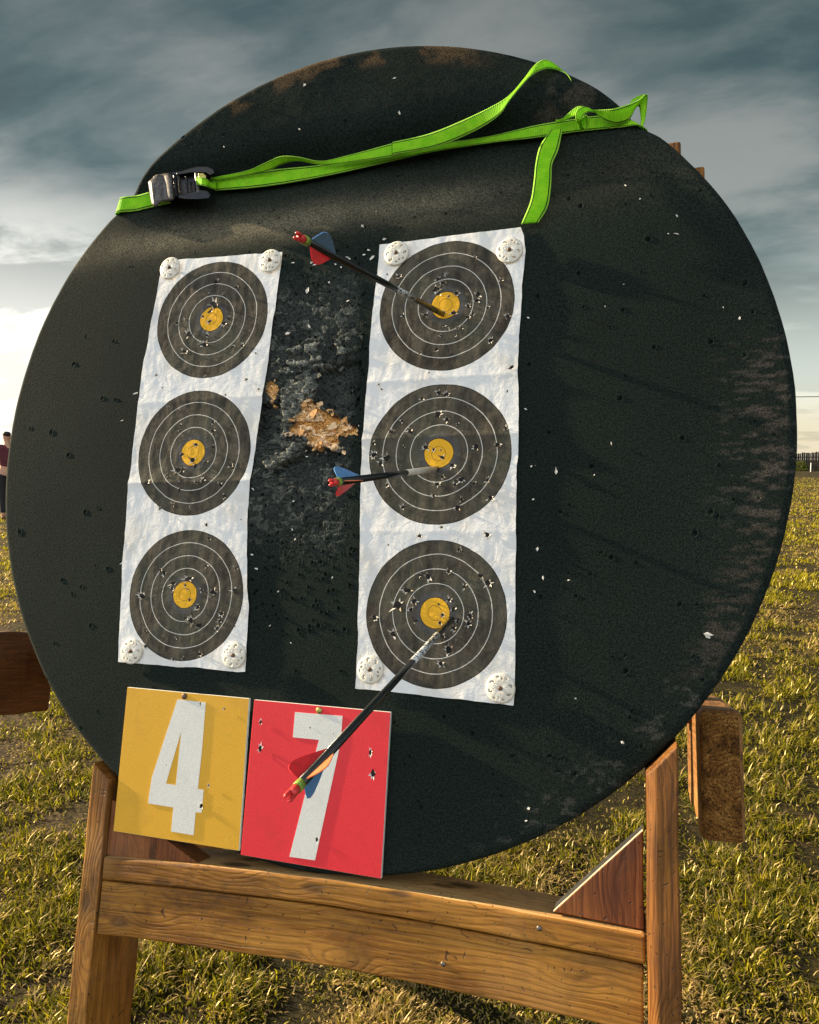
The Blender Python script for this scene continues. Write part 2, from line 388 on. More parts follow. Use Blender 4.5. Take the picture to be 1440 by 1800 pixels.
def end_grain(name):
    m_, t, b = mat(name, (0.2, 0.1, 0.03), 0.8, 0, 0.2)
    oc = t.node('ShaderNodeTexCoord').outputs['Object']
    s3 = t.node('ShaderNodeSeparateXYZ', {0: oc}).outputs
    wob = t.noise(oc, 22, 4, 0.6)
    rr = t.m('SQRT', t.m('ADD', t.m('POWER', t.m('SUBTRACT', s3[0], 0.552), 2.0), t.m('POWER', t.m('SUBTRACT', s3[1], 0.862), 2.0)))
    ring = t.m('ADD', t.m('MULTIPLY', t.m('SINE', t.m('ADD', t.m('MULTIPLY', rr, 1100), t.m('MULTIPLY', wob, 12))), 0.5), 0.5)
    blot = t.noise(oc, 30, 6, 0.65)
    c = t.ramp(t.ss(blot, 0.3, 0.7), [(0, (0.085, 0.032, 0.006)), (0.5, (0.27, 0.115, 0.020)), (1, (0.46, 0.23, 0.055))])
    c = t.mix(t.m('MULTIPLY', ring, 0.38), c, (0.06, 0.024, 0.008, 1))
    crack = t.ss(t.vor(t.vm('ADD', oc, t.vm('SCALE', t.noise(oc, 18, 4, 0.6, 0, 1))), 20, 'DISTANCE_TO_EDGE'), 0.045, 0.015)
    c = t.mix(t.m('MULTIPLY', crack, 0.9), c, (0.01, 0.004, 0.002, 1))
    t.set(b.inputs['Base Color'], c)
    t.set(b.inputs['Normal'], t.bump(t.m('SUBTRACT', t.m('MULTIPLY', blot, 0.5), crack), 1.0, 0.003))
    return m_
W_END = end_grain('sawn_end_grain')
PALE = worn('sunlit_cut_edge', (0.66, 0.52, 0.36), 0.7, var=0.3, scale=80)  # pale colour paints sunlight onto the block's sloping edge

def railsag(x):                                 # and drops a little towards its ends
    xb = x*100+CX
    return -(1.5*max(0, (-xb-12)/37)**1.3+0.6*max(0, (xb+5)/32)**1.3)/100
def timber(name, lo, hi, m_, parent, axis=0, bevel=0.0025, seg=1, bend=None, sag=None, rag=0.0002, end_mat=None):
    """a board in board coordinates, subdivided along its length so that it can be slightly uneven"""
    lo = np.array(lo, float); hi = np.array(hi, float); a = axis; u, v = [k for k in range(3) if k != a]
    n = max(2, int((hi[a]-lo[a])/0.02)); V = []; F = []; G = []
    corners = [(lo[u], lo[v]), (hi[u], lo[v]), (hi[u], hi[v]), (lo[u], hi[v])]
    off = random.random()*5
    for k in range(n+1):
        s_ = lo[a]+(hi[a]-lo[a])*k/n
        for j, (cu, cv_) in enumerate(corners):
            p = [0, 0, 0]; p[a] = s_
            p[u] = cu+rag*(math.sin(s_*23+off+j*2)+math.sin(s_*61+off*2+j)); p[v] = cv_+rag*(math.cos(s_*29+off+j)+math.sin(s_*71+off*3+j))
            if bend is not None: p[2] += bend(p[0])
            if sag is not None: p[1] += sag(p[0])
            V.append(p); G.append((s_+off, cu, cv_))
    for k in range(n):
        for j in range(4):
            q = (k*4+j, k*4+(j+1) % 4, (k+1)*4+(j+1) % 4, (k+1)*4+j); F.append(q)
    F.append((3, 2, 1, 0)); F.append(tuple(n*4+j for j in range(4)))
    mats = [m_]; mi = [0]*len(F)
    if end_mat is not None: mats.append(end_mat); mi[-1] = 1; mi[-2] = 1
    V = np.array(V)
    # make the winding outward whichever axis is used
    if a == 1: F = [f[::-1] for f in F]
    return mesh_obj(name, V, F, mats, parent, attrs={'grain': ('FLOAT_VECTOR', G)}, midx=mi, bevel=bevel)

GY = -DISC_H/math.cos(LEAN)                     # board y where the face plane meets the grass
stand = empty('wooden_stand', (0, GY+0.005, 0))
tag(stand, 'brown timber stand of posts, crossbars and corner blocks under the round target', 'target stand')
def bx(v): return (v-CX)/100
def by(v): return -(v-CY)/100
def railh(x):                                   # the front of the rail is slightly crooked
    xb = x*100+CX
    return (0.9+0.6*max(0, (xb-2)/25)**1.5)/100
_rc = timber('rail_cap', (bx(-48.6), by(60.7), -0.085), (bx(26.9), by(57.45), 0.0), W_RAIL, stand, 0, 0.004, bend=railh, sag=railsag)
_rc.data.materials.append(W_SUNLIT)
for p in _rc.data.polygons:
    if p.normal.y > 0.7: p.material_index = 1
timber('rail_board', (bx(-48.7), by(68.1), -0.036), (bx(26.6), by(60.9), -0.003), W_RAIL, stand, 0, 0.003, bend=railh, sag=railsag)
def post_top(o, cx, side):
    return o
# posts: cut to the curve of the disc at their tops
def post(xl, xr, hf, hb, ch, bev, name='post'):
    V = []; F = []; G = []; n = 46; ys = np.linspace(GY-0.07+abs(hf)*0.0, 0, n+1)
    def top(x): return -math.sqrt(max(0.0, 0.6134**2-x**2))-0.0035
    for k in range(n+1):
        for j, (x, z) in enumerate(((xl, hb), (xr, hb), (xr, hf), (xl+ch, hf), (xl, hf-ch))):
            tp = top(x); base = GY-0.07-z*math.tan(LEAN)*-1; y = base+(tp-base)*k/n
            V.append((x+0.0006*math.sin(y*31+j), y, z+0.0006*math.cos(y*37+j*2))); G.append((y+2.3*xl, x, z))
    for k in range(n):
        for j in range(5): F.append((k*5+j, k*5+(j+1) % 5, (k+1)*5+(j+1) % 5, (k+1)*5+j))
    F.append((4, 3, 2, 1, 0)); F.append(tuple(n*5+j for j in range(5)))
    F = [f[::-1] for f in F]
    o = mesh_obj(name, V, F, W_POST, stand, attrs={'grain': ('FLOAT_VECTOR', G)}, bevel=bev)
    return o
post(bx(-52.1), bx(-48.8), 0.010, -0.098, 0.003, 0.0025)
post(bx(27.05), bx(30.6), 0.036, -0.072, 0.0095, 0.0025)
def gusset(pts, z0, z1):
    V, F = prism(ccw(pts), z0, z1); G = [(y, x, z) for x, y, z in V]
    o = mesh_obj('corner_block', V, F, [W_RED, PALE], stand, attrs={'grain': ('FLOAT_VECTOR', G)}, bevel=0.0015)
    for p in o.data.polygons:
        nrm = p.normal
        if nrm.x < -0.3 and nrm.y > 0.3: p.material_index = 1
    return o
gusset([(bx(16.2), by(57.4)), (bx(26.7), by(57.9)), (bx(26.7), by(46.8))], -0.030, 0.004)
gusset([(bx(-33.2), by(58.2)), (bx(-48.7), by(59.0)), (bx(-48.7), by(51.2))], -0.034, 0.001)
# side arms and rear frame
timber('side_arm', (bx(34.6), by(52.1), -0.52), (bx(40.2), by(34.0), -0.20), W_SIDE, stand, 2, 0.010, end_mat=W_END, rag=0.0012)
timber('side_arm', (bx(-104.6), by(45.4), -0.41), (bx(-99.3), by(28.3), -0.06), W_DARK, stand, 2, 0.006, end_mat=W_END, rag=0.001)
timber('rear_crossbar', (bx(-99.2), by(38), -0.41), (bx(34.5), by(30.5), -0.375), W_DARK, stand, 0, 0.003)
timber('rear_upright', (bx(30.3), by(24), -0.224), (bx(33.5), by(-55.6), -0.186), W_POST, stand, 1, 0.004)
timber('rear_upright', (bx(33.7), by(24), -0.236), (bx(37.0), by(-50.9), -0.19), W_POST, stand, 1, 0.004)
timber('rear_upright', (bx(-60), by(36), -0.24), (bx(-56.5), by(-26), -0.186), W_POST, stand, 1, 0.004)
timber('rear_spacer', (bx(-60), by(36), -0.374), (bx(-56.5), by(31), -0.241), W_POST, stand, 2, 0.003)
timber('rear_post', (bx(30.3), by(38), -0.447), (bx(34.0), by(12), -0.412), W_POST, stand, 1, 0.003)
timber('rear_spacer', (bx(30.3), by(24), -0.411), (bx(34.4), by(17), -0.237), W_POST, stand, 2, 0.003)
for px in (420, 620):                           # rear props down to the grass
    gp = ground_at(px, 1585); gb = MB.inverted() @ gp; top_ = np.array([gb.x, by(34), -0.44])
    bot = np.array([gb.x, gb.y-0.02, gb.z]); V = []; F = []; G = []
    for k in range(2):
        p = bot if k == 0 else top_
        for j, (ax, az) in enumerate(((-.02, -.035), (.02, -.035), (.02, .035), (-.02, .035))):
            V.append((p[0]+ax, p[1]+0.0, p[2]+az)); G.append((p[1], ax, az))
    F = [(0, 1, 2, 3), (7, 6, 5, 4)]+[(j, 4+j, 4+(j+1) % 4, (j+1) % 4) for j in range(4)]
    mesh_obj('rear_leg', V, F, W_POST, stand, attrs={'grain': ('FLOAT_VECTOR', G)}, bevel=0.003)
# nail heads and screws of the stand
STEEL = worn('dull_steel', (0.22, 0.19, 0.16), 0.45, 0.9, 0.5, 300)
def nail(px, py, h, r, parent, m_=STEEL, name='nail', dome=0.4):
    c = unp(px, py, h); n = 14; V = []; F = []
    for k, (rr, zz) in enumerate(((1, -0.6), (1, 0.1), (0.8, dome*0.8), (0.4, dome))):
        for j in range(n):
            a = 2*math.pi*j/n; V.append((c[0]+r*rr*math.cos(a), c[1]+r*rr*math.sin(a), c[2]+r*zz))
    for k in range(3):
        for j in range(n): F.append((k*n+j, k*n+(j+1) % n, (k+1)*n+(j+1) % n, (k+1)*n+j))
    F.append(tuple(3*n+j for j in range(n)))
    return mesh_obj(name, V, F, m_, parent, smooth=True)
for px, py in ((779, 1695), (948, 1632)):
    xb = unp(px, py, 0)[0]; nail(px, py, railh(xb)*100+(0 if py < 1660 else -0.3)+0.02, 0.0032, stand)

# ------------------------------------------------------------------ foam disc
RD, TH = 0.6134, 0.185
Y0 = 0.443                                     # strap line
def zsurf(x, y):
    """height of the foam face: squeezed in by the strap, tipping forward above it"""
    d = Y0-0.065*x*x-y
    dp = 0.028*(1-0.72*sstep(np.abs(x), 0.26, 0.44))
    below = -dp*np.exp(-(np.maximum(d, 0)/0.090)**2)
    up = -dp*np.exp(-(np.maximum(-d, 0)/0.028)**2)+0.008*sstep(-d, 0.01, 0.06)+0.095*np.maximum(-d-0.02, 0)
    z = np.where(d > 0, below, up)
    return z+0.0010*(fbm(x*6+3, y*6+8, 2, 12)-0.5)
Z6 = lambda pts: [unp(430+a/6.26, 620+b_/6.26)[:2] for a, b_ in pts]
TAN = Z6([(720,510),(790,540),(830,590),(905,630),(960,680),(1060,690),(1110,760),(1180,790),(1290,820),(1240,920),(1130,900),(1090,880),(1020,880),(1000,930),(1040,1010),(1100,1060),(1100,1120),(1050,1090),(960,1040),(870,1010),(770,1070),(740,1020),(680,950),(660,890),(590,880),(540,900),(480,880),(470,820),(560,740),(620,620),(660,550)])
TAN2 = Z6([(240,320),(320,320),(345,400),(345,480),(300,550),(270,480),(220,450)])
FLA = Z6([(395,430),(560,350),(700,240),(780,300),(760,470),(660,540),(610,620),(540,740),(470,830),(420,950),(390,900),(400,700)])
FLB = Z6([(225,1230),(400,1060),(600,960),(690,990),(560,1080),(520,1150),(330,1270),(250,1270)])
FLC = Z6([(260,310),(520,300),(780,170),(1000,130),(1120,20),(1340,-60),(1350,-220),(700,-140),(320,60)])
CAV = Z6([(160,560),(330,560),(400,440),(385,930),(200,1000),(140,980)])
CAV2 = Z6([(800,190),(1330,60),(1320,560),(1120,680),(930,620),(800,480),(760,300)])
CAV3 = Z6([(540,1160),(700,1010),(780,1090),(880,1040),(1050,1100),(1000,1230),(800,1300),(300,1330),(380,1230)])
PITS = []
for px, py in ((868,337),(878,330),(782,371),(727,378),(997,299),(1000,346),(1020,360),(1017,480),(1095,545),(1310,498),(1265,818),(1222,937),(1195,1063),(1013,1048),(700,318),(420,280),(330,250),(345,262),(400,245),(612,220),(706,235),(690,292),(640,396),(470,358),(500,373),(483,374),(448,385),(300,400),(945,520),(930,640),(965,760),(1040,820),(1090,700),(1150,610),(1200,770),(985,900),(950,1050),(1100,1180),(780,1260),(830,1290),(720,1330),(900,1330),(560,1100),(520,1180),(480,980),(600,1180),(120,800),(150,900),(180,700),(90,760),(200,600),(130,640),(160,1100),(190,1000),(110,1020),(1250,600),(1140,420),(1250,900),(1075,980),(880,1400),(740,1420),(1010,1360),(35,935)):
    c = unp(px, py); PITS.append((c[0], c[1], random.uniform(0.0018, 0.0032)))
for k in range(190):
    c = unp(random.uniform(30, 1370), random.uniform(120, 1500)); PITS.append((c[0], c[1], random.uniform(0.0010, 0.0020)))
for k in range(330):
    y = random.uniform(430, 1120); w_ = 500-(y-430)*0.09
    c = unp(random.uniform(w_-15, w_+150+(y-430)*0.06), y); PITS.append((c[0], c[1], random.uniform(0.0012, 0.0026)))

def build_disc():
    nr, na = 430, 1600
    rr = RD*np.linspace(0, 1, nr+1)[1:]**0.93; aa = np.linspace(0, 2*math.pi, na+1)[:-1]
    Rg, Ag = np.meshgrid(rr, aa, indexing='ij')
    x0 = Rg*np.cos(Ag); y0 = Rg*np.sin(Ag)
    edge = 1+0.0035*(fbm(np.cos(Ag)*9+20, np.sin(Ag)*9+20, 4, 30)-0.5)
    dent = 1-0.009*np.exp(-((y0-0.431)/0.018)**2)*sstep(Rg, 0.4, 0.6)
    k_ = 1+(edge*dent-1)*sstep(Rg/RD, 0.6, 1)
    x = x0*k_; y = y0*k_
    z = zsurf(x, y)
    # rounded, slightly ragged rim
    q = (RD-Rg); z = z-0.010*(1-np.sqrt(np.clip(1-(1-np.clip(q/0.010, 0, 1))**2, 0, 1)))
    z += 0.00012*(fbm(x*60, y*60, 3, 40)-0.5)
    # mid-field between the two paper strips: battered and pitted
    px0 = unp(480, 520)[0]; gapL = -0.235; gapR = 0.030
    gap = sstep(x, gapL-0.01, gapL+0.03)*(1-sstep(x, gapR-0.02, gapR+0.005))*sstep(y, -0.22, -0.08)*(1-sstep(y, 0.20, 0.27))
    msk = gap > 0.001
    xs, ys = x[msk], y[msk]; gp = gap[msk]
    f1, f2, idv = worley(xs*150+fbm(xs*90, ys*90, 2, 3)*1.5, ys*150, 1)
    g1, g2, idg = worley(xs*62+fbm(xs*60, ys*60, 2, 5)*2, ys*85, 6)
    dz_ = gp*(0.0018*(idg-0.6)+0.0011*(idv-0.5)-0.0022*(1-sstep(g2-g1, 0, 0.18))-0.0012*(1-sstep(f2-f1, 0, 0.2)))
    wob = 0.010*(fbm(xs*150, ys*190, 3, 60)-0.5)+0.014*(fbm(xs*55, ys*55, 3, 61)-0.5)
    sdT = np.minimum(poly_dist(xs, ys, TAN), poly_dist(xs, ys, TAN2))+wob
    tanm = 1-sstep(sdT, -0.0012, 0.0012)
    fl = np.minimum(poly_dist(xs, ys, FLA), poly_dist(xs, ys, FLB))+wob; flm = 1-sstep(fl, -0.002, 0.002)
    fc = poly_dist(xs, ys, FLC)+wob; fcm = 1-sstep(fc, -0.002, 0.002)
    cv_ = np.minimum(poly_dist(xs, ys, CAV), np.minimum(poly_dist(xs, ys, CAV2), poly_dist(xs, ys, CAV3)))+wob; cvm = 1-sstep(cv_, -0.004, 0.003)
    h1, h2, idh = worley(xs*75+fbm(xs*70, ys*70, 2, 15)*3, ys*150+fbm(xs*60, ys*60, 2, 18)*2, 16)
    dz_ += tanm*(-0.0135+0.0085*idh+0.006*(fbm(xs*50, ys*50, 3, 70)))-(0.010+0.006*idg)*cvm*(1-tanm)+0.0055*flm*(1-tanm)*(0.2+idv)+0.0035*fcm*(0.4+idg)
    z[msk] += dz_
    tan_full = np.zeros(x.shape); tan_full[msk] = tanm
    cells = sstep(idg*0.6+idv*0.5+0.35*(fbm(xs*14, ys*14, 3, 71)-0.5), 0.62, 0.80)
    grey = np.zeros(x.shape); grey[msk] = np.clip(flm*(0.25+0.9*idv)+fcm*0.75*cells+0.35*cells*gp, 0, 1)*(1-tanm)*(1-0.8*cvm*(1-flm))
    shade = np.zeros(x.shape); shade[msk] = idh
    # arrow pits
    for cx, cy, pr in PITS:
        i0 = np.searchsorted(rr, max(0, math.hypot(cx, cy)-pr*3)); i1 = np.searchsorted(rr, math.hypot(cx, cy)+pr*3)+1
        if i1 > nr: i1 = nr
        sub = (slice(i0, i1), slice(None)); d = np.hypot(x[sub]-cx, y[sub]-cy)/pr
        z[sub] -= 0.0055*(1-sstep(d, 0.55, 1.05))-0.0005*np.exp(-((d-1.3)/0.3)**2)
    # colours: light streak painted below the strap, sun-bleached brown wear along the rim, tan core of the torn patch
    n_ = fbm(x*26, y*26, 5, 80); n2_ = fbm(x*90, y*120, 4, 85); n3_ = fbm(x*8, y*8, 3, 90)
    base = np.array([0.0088, 0.0140, 0.0120]); c = np.tile(base, (*x.shape, 1))*(0.85+0.35*n3_)[..., None]
    pitted = np.zeros(x.shape); pitted[msk] = gp
    c = c*(1-pitted[..., None])+np.array([0.032, 0.037, 0.035])*pitted[..., None]*(0.55+0.9*n_)[..., None]
    def add(mask, colr):
        nonlocal c
        m3 = np.clip(mask, 0, 1)[..., None]; c = c*(1-m3)+np.array(colr)*m3
    band = np.exp(-(((Y0-0.065*x*x-y)-0.085)/0.028)**2)*sstep(-x, -0.34, -0.10)*(0.35+0.9*n_)*(0.5+0.5*sstep(x, -0.55, -0.3))  # streak of light on the foam, painted as a tan tint
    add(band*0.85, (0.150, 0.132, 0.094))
    band2 = np.exp(-(((Y0-y)-0.075)/0.05)**2)*(0.35+0.6*n_); add(band2*0.35, (0.055, 0.048, 0.036))  # wider, fainter wash of the same painted streak
    ang = np.degrees(np.arctan2(y, x))
    apex = sstep(Rg, 0.575, 0.592)*(1-sstep(np.abs(ang-92), 16, 26))*sstep(n_, 0.40, 0.55)
    add(apex*0.75, (0.095, 0.058, 0.030))
    n3s = fbm(x*55, y*210, 4, 88); rimR = sstep(Rg+0.03*(n_-0.5), 0.548, 0.578)*(1-sstep(Rg, 0.598, 0.606))*(1-sstep(np.abs(ang+12), 14, 26))*sstep(n3s, 0.42, 0.60)
    add(rimR*0.55, (0.060, 0.048, 0.040))
    rimR2 = sstep(Rg, 0.50, 0.56)*(1-sstep(np.abs(ang+3), 6, 18))*sstep(n3s, 0.56, 0.68); add(rimR2*0.5, (0.07, 0.062, 0.055))
    bot = sstep(Rg, 0.54, 0.59)*(1-sstep(np.abs(ang+48), 12, 24))*sstep(n2_, 0.60, 0.68); add(bot*0.35, (0.07, 0.068, 0.062))
    topw = (1-sstep(np.hypot(x-0.33, (y-0.475)*1.3), 0.03, 0.06))*sstep(n_, 0.45, 0.6); add(topw*0.6, (0.055, 0.047, 0.038))
    add(grey*0.85, (0.20, 0.205, 0.185))
    tn = np.stack([0.52+0.36*shade, 0.26+0.38*shade, 0.085+0.36*shade**1.4], -1)*(0.55+0.8*n2_)[..., None]
    m3 = tan_full[..., None]; c = c*(1-m3)+tn*m3
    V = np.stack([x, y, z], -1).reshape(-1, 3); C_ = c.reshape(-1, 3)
    V = np.vstack([V, [[0, 0, float(zsurf(np.array([0.]), np.array([0.]))[0])]]]); C_ = np.vstack([C_, C_[:1]])
    ctr = len(V)-1
    i = np.arange(nr-1)[:, None]*na; j = np.arange(na)[None, :]; j2 = (j+1) % na
    Q = np.stack([i+j, i+na+j, i+na+j2, i+j2], -1).reshape(-1, 4)
    T = np.stack([np.full(na, ctr), np.arange(na), (np.arange(na)+1) % na, (np.arange(na)+1) % na], -1)
    F = [Q]
    # side wall and back
    last = (nr-1)*na; xe, ye = V[last:last+na, 0], V[last:last+na, 1]; ze = V[last:last+na, 2]; ringsV = []; base_i = len(V); prev = last+np.arange(na)
    for s_, zz in enumerate(np.linspace(0, 1, 14)[1:]):
        rag = 1+0.003*(fbm(np.cos(aa)*14+s_*0.7, np.sin(aa)*14, 3, 95)-0.5)
        back_r = 1 if s_ < 12 else 0.985
        zr = ze+(-TH-ze)*zz
        Vn = np.stack([xe*rag*back_r, ye*rag*back_r, zr], -1); cur = base_i+s_*na+np.arange(na); ringsV.append(Vn)
        F.append(np.stack([prev, cur, np.roll(cur, -1), np.roll(prev, -1)], -1)); prev = cur
    V = np.vstack([V]+ringsV); C_ = np.vstack([C_, np.tile([0.028, 0.026, 0.022], (13*na, 1))])
    bc = len(V); V = np.vstack([V, [[0, 0, -TH]]]); C_ = np.vstack([C_, [[0.02, 0.02, 0.02]]])
    T2 = np.stack([np.full(na, bc), np.roll(prev, -1), prev], -1)
    Fl = np.vstack(F); Ft = np.vstack([T[:, :3], T2])
    me = bpy.data.meshes.new('foam_disc'); me.vertices.add(len(V)); me.vertices.foreach_set('co', V.astype(np.float32).ravel())
    me.loops.add(Fl.size+Ft.size); me.loops.foreach_set('vertex_index', np.concatenate([Fl.ravel(), Ft.ravel()]).astype(np.int32))
    me.polygons.add(len(Fl)+len(Ft))
    me.polygons.foreach_set('loop_start', np.concatenate([np.arange(len(Fl))*4, Fl.size+np.arange(len(Ft))*3]).astype(np.int32))
    me.polygons.foreach_set('loop_total', np.concatenate([np.full(len(Fl), 4), np.full(len(Ft), 3)]).astype(np.int32))
    me.update(calc_edges=True); me.polygons.foreach_set('use_smooth', np.ones(len(me.polygons), bool))
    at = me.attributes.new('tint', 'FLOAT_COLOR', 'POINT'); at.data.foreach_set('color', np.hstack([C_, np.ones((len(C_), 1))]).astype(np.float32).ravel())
    m_, t, b = mat('black_foam', (0.02, 0.02, 0.02), 0.92, 0, 0.12)
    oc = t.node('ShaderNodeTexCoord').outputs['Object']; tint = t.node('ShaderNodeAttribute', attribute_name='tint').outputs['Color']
    g1 = t.noise(oc, 520, 3, 0.7); g2 = t.vor(oc, 620); g3 = t.noise(oc, 260, 4, 0.65)
    gr = t.m('ADD', t.m('MULTIPLY', g1, 0.6), t.m('MULTIPLY', g3, 0.4))
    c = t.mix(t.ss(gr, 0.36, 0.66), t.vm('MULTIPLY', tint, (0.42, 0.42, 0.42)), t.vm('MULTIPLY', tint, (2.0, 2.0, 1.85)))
    fleck = t.ss(t.noise(oc, 640, 2, 0.6), 0.70, 0.78)
    c = t.mix(t.m('MULTIPLY', fleck, 0.35), c, (0.12, 0.13, 0.12, 1))
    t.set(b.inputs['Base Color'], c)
    t.set(b.inputs['Normal'], t.bump(t.m('ADD', t.m('MULTIPLY', gr, 0.8), t.m('MULTIPLY', g2, 0.35)), 0.8, 0.0010))
    me.materials.append(m_)
    o = bpy.data.objects.new('foam_target', me); COL.objects.link(o); place(o, np.zeros(3), None, 'B')
    return tag(o, 'large round black foam archery target with a torn middle, leaning on the timber stand', 'archery target')
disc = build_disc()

# loose shards of foam standing up round the torn patch
def shards():
    V = []; F = []; mi = []; r0 = random.Random(5)
    def along(poly, n, m_, sc, jit):
        for k in range(n):
            i = r0.randrange(len(poly)); a = np.array(poly[i]); b_ = np.array(poly[(i+1) % len(poly)]); p = a+(b_-a)*r0.random()
            x, y = p[0]+r0.gauss(0, jit), p[1]+r0.gauss(0, jit)
            if not (-0.108 < x < 0.022): continue
            z = r0.uniform(-0.004, 0.003); th = r0.uniform(0, 6.28); L_ = sc*r0.uniform(0.5, 1.5); w_ = L_*r0.uniform(0.35, 0.8)
            ca, sa = math.cos(th), math.sin(th); q = len(V); up = r0.uniform(0.1, 0.8)*L_
            pts = [(-.5, -.4, 0), (-.1, -.55, .3), (.45, -.3, .8), (.6, .1, 1), (.3, .5, .7), (-.3, .45, .2)]
            for u, v_, h in pts:
                u = u*L_*r0.uniform(.7, 1.2); v_ = v_*w_*r0.uniform(.7, 1.3); V.append((x+u*ca-v_*sa, y+u*sa+v_*ca, z+h*up))
            F.append(tuple(range(q, q+6))); mi.append(m_ if m_ == 0 or r0.random() < 0.8 else r0.choice((1, 2)))
    along(TAN, 15, 1, 0.0105, 0.002); along(TAN, 11, 2, 0.0085, 0.002); along(TAN2, 14, 1, 0.0045, 0.003)
    along(FLA, 16, 0, 0.0130, 0.003); along(FLB, 14, 0, 0.0110, 0.003); along(FLC, 10, 0, 0.0150, 0.004); along(CAV3, 10, 0, 0.0070, 0.005)
    cen = [np.mean(np.array(TAN), 0)]
    for k in range(6):
        i = r0.randrange(len(TAN)); p = cen[0]+(np.array(TAN[i])-cen[0])*r0.uniform(0.1, 0.85); along([p, p+1e-4], 1, r0.choice((1, 1, 2)), 0.0110, 0.002)
    o = mesh_obj('torn_shards', V, F, [GREYF, TANF, CREAMF], disc, midx=mi); o['kind'] = 'stuff'
    sm = o.modifiers.new('thick', 'SOLIDIFY'); sm.thickness = 0.0011
GREYF = worn('grey_torn_foam', (0.085, 0.09, 0.08), 0.9, var=0.6, scale=260, bumpd=0.001)
TANF = worn('tan_core_foam', (0.66, 0.36, 0.14), 0.85, var=0.45, scale=220, bumpd=0.001)
CREAMF = worn('cream_core_foam', (0.82, 0.56, 0.32), 0.85, var=0.3, scale=220, bumpd=0.001)
shards()
# paper scraps caught in the foam
SCRAP = worn('paper_scrap', (0.74, 0.71, 0.64), 0.8, var=0.2, scale=200)
def scraps():
    V = []; F = []
    pts = [(545,165,5),(532,236,3),(707,208,4),(700,152,3),(400,265,2),(978,828,5),(945,965,4),(935,820,3),(938,878,3),(1012,1228,3),(1243,1115,7),(955,1015,3),(940,1040,3),(1000,1020,3),
           (541,512,7),(580,497,5),(545,575,5),(507,588,5),(505,587,4),(526,640,6),(560,605,4),(612,530,3),(240,692,5),(217,740,4),(215,990,4),(452,1000,3),(444,975,3),(555,465,6),(548,462,5),(600,470,3),(655,454,5),(648,440,4),(636,395,5),(640,448,4),(615,455,3),(590,465,3),(675,420,4),
           (585,1015,3),(640,1180,3),(490,1040,3),(475,1100,2),(512,1130,2),(1228,248,2),(1180,240,3),(1100,325,3),(1125,350,3),(1190,380,4),(1175,412,3),(1262,330,3),(1190,412,3),(1300,560,3),(890,465,3),(930,560,3),(925,720,3),(1155,1352,5),(1136,1318,5),(1095,1305,4),(930,1420,4),(925,1442,3),(1245,1120,4),(1075,780,2),(1045,835,2)]
    for k in range(18): pts.append((random.gauss(560, 60), random.uniform(430, 960), random.uniform(1, 3)))
    for k in range(8): pts.append((random.uniform(60, 1360), random.uniform(260, 1460), random.uniform(0.8, 2.0)))
    for px, py, s_ in pts:
        c = unp(px, py); x, y = c[0], c[1]
        if math.hypot(x, y) > 0.59: continue
        z = float(zsurf(np.array([x]), np.array([y]))[0])+0.001; s_ = s_*0.00042; a0 = random.random()*6.3; i = len(V); n = random.choice((4, 5, 6)); el = random.uniform(1.2, 3.0)
        for j in range(n):
            a = 2*math.pi*j/n; r = s_*random.uniform(0.55, 1.2); u, v = r*el*math.cos(a), r*math.sin(a)
            V.append((x+u*math.cos(a0)-v*math.sin(a0), y+u*math.sin(a0)+v*math.cos(a0), z+random.uniform(0, 1.0)*s_*1.5))
        F.append(tuple(range(i, i+n)))
    o = mesh_obj('paper_scraps', V, F, SCRAP, disc); o['kind'] = 'stuff'
    sm = o.modifiers.new('thick', 'SOLIDIFY'); sm.thickness = 0.0003
scraps()

